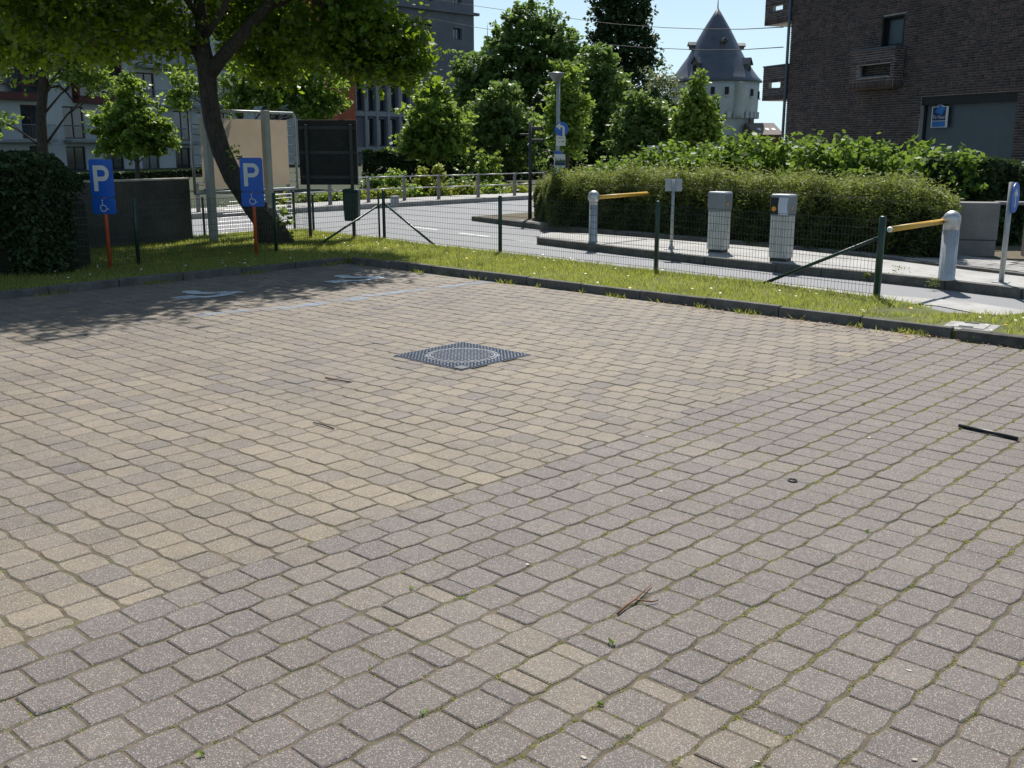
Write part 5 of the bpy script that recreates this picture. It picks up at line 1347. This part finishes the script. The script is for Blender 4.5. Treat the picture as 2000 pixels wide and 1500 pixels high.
# ---- white apartment block on the left
wb0 = P(-40, 300, 71); o = thing('apartment_block', 'white rendered apartment block with oxblood window frames and balconies', 'building', (wb0[0], wb0[1], 0), R(60))
F_ = Facade(o); L_end = F_.hit(668, 200)[0]
gf = [(131, 286, 169, 342), (206, 288, 243, 342), (278, 289, 312, 341), (344, 289, 373, 341), (60, 285, 92, 342), (425, 290, 452, 340), (500, 290, 530, 340), (590, 290, 618, 340)]
f1 = [(42, 205, 85, 271), (124, 208, 165, 271), (-30, 203, 2, 271), (235, 213, 266, 273), (340, 217, 372, 275), (425, 220, 455, 276), (520, 224, 545, 278), (600, 226, 630, 279)]
f2 = [(267, 142, 302, 190), (334, 147, 368, 203), (425, 154, 455, 205), (518, 160, 546, 208), (600, 168, 630, 212)]
f3 = [(268, 70, 298, 124), (334, 80, 366, 130), (430, 92, 455, 138), (515, 100, 545, 145)]
f4 = [(60, -40, 100, 20), (150, -30, 190, 28), (268, 0, 298, 50), (334, 10, 366, 62), (430, 25, 455, 75)]
holes = [F_.rect(*r) for r in gf + f1 + f2 + f3 + f4]
for x_ in (-22.5, -18.0, -13.5, -9.0, -5.0):
    for r_ in (holes[0], holes[len(gf) + 1], holes[len(gf) + len(f1)], holes[len(gf) + len(f1) + len(f2)]): holes.append((x_, x_ + 1.5, r_[2], r_[3]))
bays = [F_.rect(-25, 122, 68, 184), F_.rect(140, 118, 225, 192), F_.rect(-25, 40, 68, 100), F_.rect(140, 40, 225, 104)]
mb = MB(); wall_with_holes(mb, -25, L_end, 0, 17.5, holes, 0, .35); mb.box((L_end-25)/2, 6.2, 8.75, L_end+25, 11.6, 17.4); mb.build('wall', M_RENDER, o)
MB().box((L_end-25)/2, 6, 17.7, L_end+25.6, 13, .4).build('roof', M_ZINC, o)
for i, r in enumerate(holes):
    a, b, z0, z1 = r; kind = i < len(gf)
    window(o, a, b, z0, z1, .16, M_REDW if not kind else M_DFRAME, M_GLASS if i % 5 != 2 else M_GLASSB, 1, .09)
for a, b, z0, z1 in bays:
    f = MB(); f.box((a+b)/2, -.35, z0 - .12, b-a+.2, .72, .5).box((a+b)/2, -.35, z1 + .1, b-a+.2, .72, .25).box(a-.02, -.35, (z0+z1)/2, .16, .72, z1-z0+.2).box(b+.02, -.35, (z0+z1)/2, .16, .72, z1-z0+.2)
    f.box((a+b)/2, -.5, z0 + (z1-z0)*.3, b-a, .08, .1).box(a + (b-a)*.6, -.5, (z0+z1)/2, .1, .1, z1-z0)
    w = f.build('bay_window', M_REDW, o); MB().box((a+b)/2, -.46, (z0+z1)/2, b-a-.05, .02, z1-z0-.02).build('pane', M_GLASS, w)
def balcony(a, b, z, dep=.9):
    s_ = MB().box((a+b)/2, -dep/2, z - .11, b-a, dep, .2).build('balcony', M_BALC, o)
    r_ = MB().tube([(a+.04, -.02, z+1.0), (a+.04, -dep+.04, z+1.0), (b-.04, -dep+.04, z+1.0), (b-.04, -.02, z+1.0)], .025, 5)
    n_ = int((b-a)/.14)
    for k in range(n_ + 1): r_.tube([(a+.04+(b-a-.08)*k/n_, -dep+.04, z), (a+.04+(b-a-.08)*k/n_, -dep+.04, z+1.0)], .009, 4)
    for k in range(1, 6):
        for x in (a+.04, b-.04): r_.tube([(x, -dep*k/6, z), (x, -dep*k/6, z+1.0)], .009, 4)
    r_.build('railing', M_BALC, s_)
for (x0, x1, py) in ((-30, 98, 272), (124, 205, 272.5), (338, 378, 276), (262, 325, 129), (262, 380, 203.5), (420, 470, 277), (420, 470, 207), (515, 560, 209), (330, 380, 131)):
    a, b, z0, z1 = F_.rect(x0, py-1, x1, py+1); balcony(a, b, (z0+z1)/2)

# ---- grey office block
gb0 = P(688, 300, 104); o = thing('office_block', 'grey rendered office block with tall fins and small square windows', 'building', (gb0[0], gb0[1], 0), R(47))
F_ = Facade(o); L_end = F_.hit(926, 100)[0]
tall = [(695, 160, 708, 215), (717, 161, 731, 216), (738, 162, 752, 217), (760, 164, 775, 218), (782, 165, 797, 219), (717, 232, 731, 284), (740, 233, 754, 285), (762, 233, 776, 286), (784, 234, 798, 287),
        (695, 88, 708, 145), (717, 89, 731, 146), (738, 91, 752, 148), (760, 94, 775, 150), (782, 97, 797, 152)]
sq = [(826, 47, 844, 71), (885, 55, 902, 77), (826, 116, 844, 141), (885, 120, 902, 142), (822, -28, 845, 1), (884, -18, 902, 7), (826, 186, 844, 210), (885, 188, 902, 210), (716, 24, 734, 50), (766, 34, 784, 58)]
holes = [F_.rect(*r) for r in tall + sq]
mb = MB(); wall_with_holes(mb, 0, L_end, 0, 24, holes, 0, .5); mb.box(L_end/2, 7.3, 12, L_end, 13.5, 23.9); mb.build('wall', M_GREYB, o)
for i, r in enumerate(holes):
    window(o, *r, .36, M_DFRAME, M_GLASS if i < len(tall) else (M_GLASSB), 0 if i < len(tall) else 1, .08)
for (x0, y0, x1, y1) in ((710, 155, 715, 290), (732.5, 155, 736.5, 290), (754.5, 155, 758.5, 290), (777, 155, 780.5, 290), (798.5, 155, 801, 290)):
    a, b, z0, z1 = F_.rect(x0, y0, x1, y1); MB().box((a+b)/2, -.12, (z0+z1)/2, b-a, .24, z1-z0).build('fin', M_FIN, o)
for (x0, x1, py, th, dp) in ((690, 802, 223, .45, .2), (690, 802, 292, .5, .25)):
    a, b, z0, z1 = F_.rect(x0, py-1, x1, py+1); MB().box((a+b)/2, -dp/2 - .003, (z0+z1)/2, b-a, dp, th).build('band', M_FIN, o)
zc_ = F_.hit(850, 19)[1]
MB().box(L_end/2 + .2, -.15, zc_, L_end + .6, .5, .28).build('cornice', M_GREYB, o, bevel=.02)
# ---- orange brick house beside it
ob0 = P(652, 300, 101); o = thing('brick_house', 'narrow orange brick house wedged between the apartment and office blocks', 'building', (ob0[0], ob0[1], 0), R(47))
F_ = Facade(o); e_ = F_.hit(691, 100)[0]
h_ = F_.rect(664, 110, 678, 140); mb = MB(); wall_with_holes(mb, -3, e_, 0, 17, [h_], 0, .4); mb.box((e_-3)/2, 4, 8.5, e_+3, 7.2, 16.9); mb.build('wall', M_ORBR, o); window(o, *h_, .25, M_DFRAME, M_GLASS)
MB().prism([(-3.2, -.3), (e_+.1, -.3), (e_+.1, 8), (-3.2, 8)], 17, 17.3).build('roof', M_SLATE, o)

# ---- distant turret
p = P(952, 96, 170); o = thing('distant_turret', 'distant little green turret roof with a thin finial above the trees', 'turret', (p[0], p[1], 0), R(20))
k = 170/2070; zt_ = zat(70, 170); zb_ = zat(96, 170)
MB().box(0, 0, zb_/2 - .5, 20*k*1.6, 20*k*1.6, zb_ - 1).build('walls', M_STONE, o)
MB().add([(-1.1, -1.1, zb_ - 1.2), (1.1, -1.1, zb_ - 1.2), (1.1, 1.1, zb_ - 1.2), (-1.1, 1.1, zb_ - 1.2), (0, 0, zt_)], [(0, 1, 4), (1, 2, 4), (2, 3, 4), (3, 0, 4), (3, 2, 1, 0)]).build('roof', M_COPPER, o)
MB().tube([(0, 0, zt_ - .3), (0, 0, zat(48, 170))], [.06, .03], 5).build('finial', M_DPOST, o)
MB().box(-2.2, 0, zb_ - 1.1, 2.2, 1.5, 1.2).build('ridge_end', M_COPPER, o)

# ---- round tower
TY = 125.0; tk = TY / 1990.0; p = P(1398, 110, TY); o = thing('round_tower', 'round white stone tower with tall slate cone roof and dormers', 'tower', (p[0], p[1], 0))
def tz(py): return zat(py, TY)
wall_p = [(72*tk, -.1), (72.5*tk, tz(284)), (74*tk, tz(236)), (75*tk, tz(230)), (80*tk, tz(222)), (81*tk, tz(214)), (81.5*tk, tz(185)), (82*tk, tz(160))]
MB().lathe(wall_p, 64).build('wall', M_STONE, o, smooth=True)
rf = [(87*tk, tz(162)), (87*tk, tz(160)), (80*tk, tz(153)), (71*tk, tz(141)), (62*tk, tz(127)), (52*tk, tz(112)), (41*tk, tz(90)), (26*tk, tz(60)), (12*tk, tz(35)), (.05, tz(15))]
roof = MB().lathe(rf, 64).build('roof', M_SLATE, o, smooth=True)
MB().tube([(0, 0, tz(16)), (0, 0, tz(-4))], [.08, .03], 6).build('finial', M_DPOST, o)
def rtheta(px, r): return math.asin(max(-1, min(1, (px - 1398)*tk / r)))
for k in range(40):                         # corbel arches under the gallery
    th = 2*math.pi*k/40; rr_ = 79.5*tk
    MB().box(rr_*math.cos(th), rr_*math.sin(th), tz(226), .55, .45, (tz(219)-tz(233))*.9, th).build('corbel', M_STONE, o)
def tower_win(px, y0, y1, w, r=82.2*tk):
    th = rtheta(px, r); x, y = r*math.sin(th), -r*math.cos(th)
    w_ = MB().box(x, y, (tz(y0)+tz(y1))/2, w, .2, tz(y0)-tz(y1), th).build('window', M_DARKO, o)
    MB().box(x*1.004, y*1.004, tz(y1) - .05, w + .3, .34, .14, th).build('sill', M_STONE, w_)
for a in ((1405, 174, 189, .42), (1429.5, 174, 185, .25), (1455, 177, 191, .42), (1474, 180, 194, .42), (1380, 174, 189, .42), (1350, 175, 190, .42)): tower_win(*a)
tower_win(1450, 260, 275, .5, 73.2*tk)
th = rtheta(1429, 82*tk)                    # stair bulge
cx, cy = 79*tk*math.sin(th), -79*tk*math.cos(th)
MB().lathe([(9*tk, tz(232)), (10*tk, tz(222)), (10*tk, tz(167)), (11.5*tk, tz(166)), (.1, tz(161))], 20, c=(cx, cy)).build('stair_turret', M_STONE, o, smooth=True)
def dormer(px, y_top, y_bot, w, r, th=None):
    th = rtheta(px, r) if th is None else th; x, y = r*math.sin(th), -r*math.cos(th); zt, zb = tz(y_top), tz(y_bot); c, s_ = math.cos(th), math.sin(th); hh = zt - zb
    def L2(a, b, z): return (x + a*c - b*s_, y + a*s_ + b*c, z)
    q = MB(); fz, dp = zb + hh*.72, 1.6
    vs = [L2(-w/2, 0, zb), L2(w/2, 0, zb), L2(w/2, 0, fz), L2(0, 0, zt), L2(-w/2, 0, fz)]; vb_ = [L2(-w/2, dp, zb), L2(w/2, dp, zb), L2(w/2, dp, fz), L2(0, dp, zt), L2(-w/2, dp, fz)]
    q.add(vs + vb_, [(0, 1, 2, 3, 4), (1, 0, 5, 6), (2, 1, 6, 7), (0, 4, 9, 5)]); dd_ = q.build('dormer', M_TILED, o)
    rr_ = MB(); e = .14
    for sg in (-1, 1):
        a0 = [L2(sg*(w/2 + e), -.2, fz - .12), L2(0, -.2, zt + .04), L2(0, dp + .4, zt + .04), L2(sg*(w/2 + e), dp + .4, fz - .12)]
        b0 = [(v[0], v[1], v[2] + .12) for v in a0]
        rr_.add(a0 + b0, [(0, 1, 2, 3), (7, 6, 5, 4), (0, 4, 5, 1), (1, 5, 6, 2), (2, 6, 7, 3), (3, 7, 4, 0)])
    rr_.build('dormer_roof', M_SLATE, dd_)
    MB().box(*L2(0, -.02, zb + hh*.42), w*.55, .1, hh*.4, th).build('shutter', M_DARKO, dd_)
dormer(1351, 117, 153, .72, 71*tk); dormer(1451, 119, 154, .72, 71*tk); dormer(1404, 80, 95, .5, 44*tk)
dormer(0, 85, 98, .5, 50*tk, R(-85)); dormer(0, 87, 98, .5, 50*tk, R(85))

# ---- house beside the tower
p = P(1500, 300, 118); o = thing('distant_house', 'distant brick house with brown roof and skylights beside the round tower', 'house', (p[0], p[1], 0), R(8))
k = 118/2070; w = 52*k; ze, zr = zat(263, 118), zat(239, 118)
MB().box(0, 3, ze/2, w, 6, ze).build('wall', M_DKBR, o)
MB().add([(-w/2-.2, -.3, ze), (w/2+.2, -.3, ze), (w/2+.2, 3, zr), (-w/2-.2, 3, zr), (w/2+.2, 6.3, ze), (-w/2-.2, 6.3, ze)], [(0, 1, 2, 3), (3, 2, 4, 5), (0, 3, 5), (1, 4, 2)]).build('roof', M_TILED, o)
for x in (-.75, .2, .95):
    MB().add([(x-.2, .9-.03, ze + (zr-ze)*.38), (x+.2, .87, ze + (zr-ze)*.38), (x+.2, 1.45, ze + (zr-ze)*.56), (x-.2, 1.45, ze + (zr-ze)*.56)], [(0, 1, 2, 3)]).build('skylight', M_SIGNW, o)
MB().box(-w*.3, 3.4, zr + .1, .5, .5, .9).build('chimney', M_TILED, o)

# ---- brown brick building on the right
bk0 = P(1532, 280, 40); o = thing('brick_building', 'dark brown brick building with projecting brick balconies behind the hedges', 'building', (bk0[0], bk0[1], 0), R(-70.5))
F_ = Facade(o); YW = 0.0
big = F_.rect(1792, 184, 1980, 330); win = F_.rect(1722, 30, 1765, 92); slot = F_.rect(1676, 126, 1752, 152)
XE, ZE = 15.0, 11.0
holes = [big, win]
mb = MB(); wall_with_holes(mb, 0, XE, 0, ZE, holes, .03, .4); mb.box(XE/2, 5.6, ZE/2, XE, 10, ZE - .1); mb.build('wall', M_MORTAR, o)
# bricks of the street facade
BW, BH, JT = .205, .058, .017
blist = []
bal = F_.rect(1660, 98, 1757, 176)          # balcony area covers the wall
rows = int(ZE / (BH + JT)); ncol = int(XE / (BW + JT))
for i in range(rows):
    z = (i + .5) * (BH + JT)
    if z < 1.0: continue
    x = -(BW/2 + JT/2) if i % 2 else 0
    while x < XE:
        lw = BW if random.random() > .22 else (BW - JT)/2
        a, b = max(0, x), min(XE, x + lw); x += lw + JT
        if b - a < .04: continue
        bad = False
        for h in holes:
            if z + BH/2 > h[2] and z - BH/2 < h[3] and b > h[0] and a < h[1]:
                if a < h[0] - .05: b = h[0]
                elif b > h[1] + .05: a = h[1]
                else: bad = True
        if bad or b - a < .03: continue
        blist.append((a, b, z))
def in_view(px, py): return 0 < px < 2000 and 0 < py < 1500
def proj(lx_, z):
    X = F_.x + F_.d[0]*lx_; Y_ = F_.y + F_.d[1]*lx_
    d = (X, Y_*CP - (z - CAM_H)*SP, (z - CAM_H)*CP + Y_*SP); return 1000 + 2000*d[0]/d[1], 750 - 2000*d[2]/d[1]
scored = []
for k, (a, b, z) in enumerate(blist):
    px, py = proj((a+b)/2, z)
    if 0 < px < 1990 and 4 < py < 290 and not (bal[0]-.3 < a < bal[1]+.1 and bal[2] < z < bal[3]): scored.append((-(b-a) * (px - 900), k))
scored.sort(); top300 = set(k for _, k in scored[:300])
BV, BFc, BT = [], [], []
bm_cache = {}
for k, (a, b, z) in enumerate(blist):
    tn_ = min(1, max(0, random.gauss(.45, .3))); pr = random.uniform(0, .006)
    if k in top300:
        key = (round((b-a)*50), round(tn_*5))
        if key not in bm_cache:
            w_ = key[0]/50; me = bpy.data.meshes.new('brick'); v8 = [(sx*w_/2, sy*.02, sz*BH/2) for sz in (-1, 1) for sx, sy in ((-1, -1), (1, -1), (1, 1), (-1, 1))]
            me.from_pydata(v8, [], [(3, 2, 1, 0), (4, 5, 6, 7), (0, 1, 5, 4), (1, 2, 6, 5), (3, 0, 4, 7)]); me.update()
            at = me.attributes.new('tint', 'FLOAT', 'POINT'); at.data.foreach_set('value', [key[1]/5]*8); me.materials.append(M_BRICK); bm_cache[key] = me
        q = bpy.data.objects.new('brick', bm_cache[key]); COL.objects.link(q); q.parent = o; q.location = ((a+b)/2, .036 - .016 - pr, z)
    else:
        s0 = len(BV); y0 = .02 - .02 - pr
        for zz in (z - BH/2, z + BH/2): BV += [(a, y0, zz), (b, y0, zz), (b, .05, zz), (a, .05, zz)]
        BFc += [(s0+3, s0+2, s0+1, s0), (s0+4, s0+5, s0+6, s0+7), (s0, s0+1, s0+5, s0+4), (s0+1, s0+2, s0+6, s0+5), (s0+3, s0, s0+4, s0+7)]; BT += [tn_]*8
link('brick', np_mesh('brick', BV, np.array(BFc), np.array(BT)), M_BRICK, o, props={'kind': 'stuff'})
def brick_skin(x0, x1, y, z0, z1, holes_=(), soldier=(), along='x', name='brick', parent=None, out=-1):
    """joined brick facing for a small panel; plane y (or x) const"""
    V_, F__, T_ = [], [], []
    def put(a, b, c, d):
        s0 = len(V_); tn_ = min(1, max(0, random.gauss(.45, .3)))
        for zz in (c, d):
            for u_, w_ in ((a, y + out*.012), (b, y + out*.012), (b, y - out*.01), (a, y - out*.01)):
                V_.append((u_, w_, zz) if along == 'x' else (w_, u_, zz)); T_.append(tn_)
        F__.extend([(s0+3, s0+2, s0+1, s0), (s0+4, s0+5, s0+6, s0+7), (s0, s0+1, s0+5, s0+4), (s0+1, s0+2, s0+6, s0+5), (s0+2, s0+3, s0+7, s0+6), (s0+3, s0, s0+4, s0+7)])
    z = z0; i = 0
    while z < z1 - .02:
        sol = next((s_ for s_ in soldier if s_[0] - .01 <= z < s_[1] - .03), None); hh = min(BH, z1 - z) if not sol else sol[1] - z - JT
        x = x0 - (BW/2 if i % 2 and not sol else 0)
        while x < x1:
            lw = BW if not sol else BH; a, b = max(x0, x), min(x1, x + lw); x += lw + JT
            if b - a < .02: continue
            for h in holes_:
                if z + hh > h[2] + .01 and z < h[3] - .01 and b > h[0] and a < h[1]:
                    if a < h[0] - .03: b = h[0]
                    elif b > h[1] + .03: a = h[1]
                    else: a = b
            if b - a > .02: put(a, b, z, z + hh)
        z += hh + JT; i += 1
    return link(name, np_mesh(name, V_, np.array(F__), np.array(T_)), M_BRICK, parent, props={'kind': 'stuff'})
w = window(o, *win, .2, M_DFRAME, M_CURTAIN, 0, .12); a, b, z0, z1 = win
MB().box((a+b)/2, .05, z0 - .03, b - a + .06, .26, .05).build('sill', M_ZINC, w)
rv = MB(); a, b, z0, z1 = win
for (x0, x1, q0, q1) in ((a - .0, a + .05, z0, z1), (b - .05, b, z0, z1), (a + .05, b - .05, z1 - .05, z1)): rv.box((x0+x1)/2, .19, (q0+q1)/2, x1-x0, .36, q1-q0)
rv.build('reveal', M_DFRAME, w)
w = window(o, *big, .22, M_DFRAME, M_CURTAIN, 0, .1); a, b, z0, z1 = big
MB().box((a+b)/2, .12, z1 - .12, b-a, .1, .26).build('lintel', M_DFRAME, w)
# front balcony: a brick box with a slot
DB = .38; bx0, bx1, bz0, bz1 = F_.rect(1661, 97, 1746, 172, -DB); sl = F_.rect(1674, 126, 1738, 150, -DB)
bc = MB(); wall_with_holes(bc, bx0, bx1, bz0, bz1, [sl], -DB, -DB + .16)
for x in (bx0 + .08, bx1 - .08): bc.box(x, -DB/2 + .08, (bz0+bz1)/2, .16, DB - .17, bz1 - bz0)
bq = bc.build('balcony', M_MORTAR, o)
MB().box((bx0+bx1)/2, -DB/2 + .08, bz0 + .03, bx1-bx0 - .33, DB - .17, .14).build('floor_slab', M_DSOFF, bq)
brick_skin(bx0, bx1, -DB, bz0, bz1, [sl], [(bz0, bz0 + .24), (sl[3], sl[3] + .15)], parent=bq)
brick_skin(-DB, 0, bx1, bz0, bz1, (), [(bz0, bz0 + .24)], along='y', parent=bq, out=1)
brick_skin(-DB, 0, bx0, bz0, bz1, (), [(bz0, bz0 + .24)], along='y', parent=bq, out=-1)
MB().box((bx0+bx1)/2, -DB + .08, bz1 + .02, bx1-bx0+.06, .24, .04).build('coping', M_ZINC, bq)
MB().box((sl[0]+sl[1])/2, -DB + .06, sl[2] + .012, sl[1]-sl[0], .24, .03).build('slot_sill', M_ZINC, bq)
# side balconies overhanging the far corner
for (y0, y1, s0, s1, top) in ((130, 196, 161, 174, True), (-60, 48, 13, 24, True)):
    e0 = F_.hit(1489 if y0 > 0 else 1495, (y0+y1)/2)[0]; _, _, z0, z1 = F_.rect(1500, y0, 1512, y1); _, _, q0, q1 = F_.rect(1500, s0, 1512, s1)
    sl = (F_.hit(1500 if y0 > 0 else 1508, s0)[0], F_.hit(1523 if y0 > 0 else 1528, s0)[0] , q0, q1); sl = (sl[0], min(sl[1], -.12), q0, q1)
    bc = MB(); D2 = 1.5
    wall_with_holes(bc, e0, -.002, z0, z1, [sl], .03, .18); wall_with_holes(bc, e0, -.002, z0, z1, [sl], D2, D2 + .15)
    bc.box(e0 + .08, D2/2 + .09, z0 + .25, .16, D2 - .18, .5)
    bq = bc.build('balcony', M_MORTAR, o)
    MB().box(e0/2 + .06, D2/2 + .09, z0 + .04, -e0 - .2, D2 - .2, .1).build('floor_slab', M_SOFFIT, bq)
    brick_skin(e0, 0, .03, z0, z1, [sl], [(z0, z0 + .22), (q1, q1 + .15)], parent=bq)
    brick_skin(.03, D2, e0, z0, z0 + .5, (), (), along='y', parent=bq, out=-1)
    MB().box(e0/2, .1, z1 + .02, -e0 + .05, .22, .04).build('coping', M_ZINC, bq)
    MB().box((sl[0]+sl[1])/2, .1, sl[2] + .012, sl[1]-sl[0], .2, .03).build('slot_sill', M_ZINC, bq)
xp = F_.hit(1538, 150)[0]
MB().tube([(xp, -.06, 0), (xp, -.06, ZE)], .055, 10).build('downpipe', M_ZINC, o, smooth=True)
for k in range(4): MB().box(xp, -.03, 1.5 + k*2.4, .16, .1, .05).build('pipe_bracket', M_ZINC, o)
# poster in the big window
pa, pb, pz0, pz1 = F_.rect(1820, 208, 1852, 249, .12)
ps_ = thing('window_poster', 'blue and white property poster in the large ground floor window', 'poster', FR[o.name][0], FR[o.name][1])
y = .105
MB().plate([(pa, pz0), (pb, pz0), (pb, pz1), (pa + (pb-pa)*.75, pz1), (pa + (pb-pa)*.42, pz1 + (pz1-pz0)*.14), (pa + (pb-pa)*.3, pz1), (pa, pz1)], y, y + .01).build('sheet', M_SIGNW, ps_)
def pr_(f0, g0): return (pa + (pb-pa)*f0, pz0 + (pz1-pz0)*g0)
MB().plate([pr_(.06, .33), pr_(.86, .33), pr_(.86, .97), pr_(.06, .97)], y - .003, y).build('print', M_NAVY, ps_)
MB().plate([pr_(.06, .03), pr_(.88, .03), pr_(.86, .30), pr_(.06, .30)], y - .003, y).build('print', M_SKYB, ps_)
MB().plate([pr_(.64, .58), pr_(.82, .9), pr_(.44, 1.1), pr_(.2, .74)], y - .006, y - .003).build('print', M_SKYB, ps_)
cu = bpy.data.curves.new('t', 'FONT'); cu.body = 'Te Huur'; cu.size = (pb-pa)*.22; cu.align_x = 'CENTER'
to = bpy.data.objects.new('t', cu); COL.objects.link(to); bpy.context.view_layer.update()
me = bpy.data.meshes.new_from_object(to.evaluated_get(bpy.context.evaluated_depsgraph_get())); bpy.data.objects.remove(to)
q = link('lettering', me, M_SIGNW, ps_); q.location = (pr_(.46, .42)[0], y - .004, pr_(.46, .42)[1]); q.rotation_euler = (math.pi/2, 0, 0)
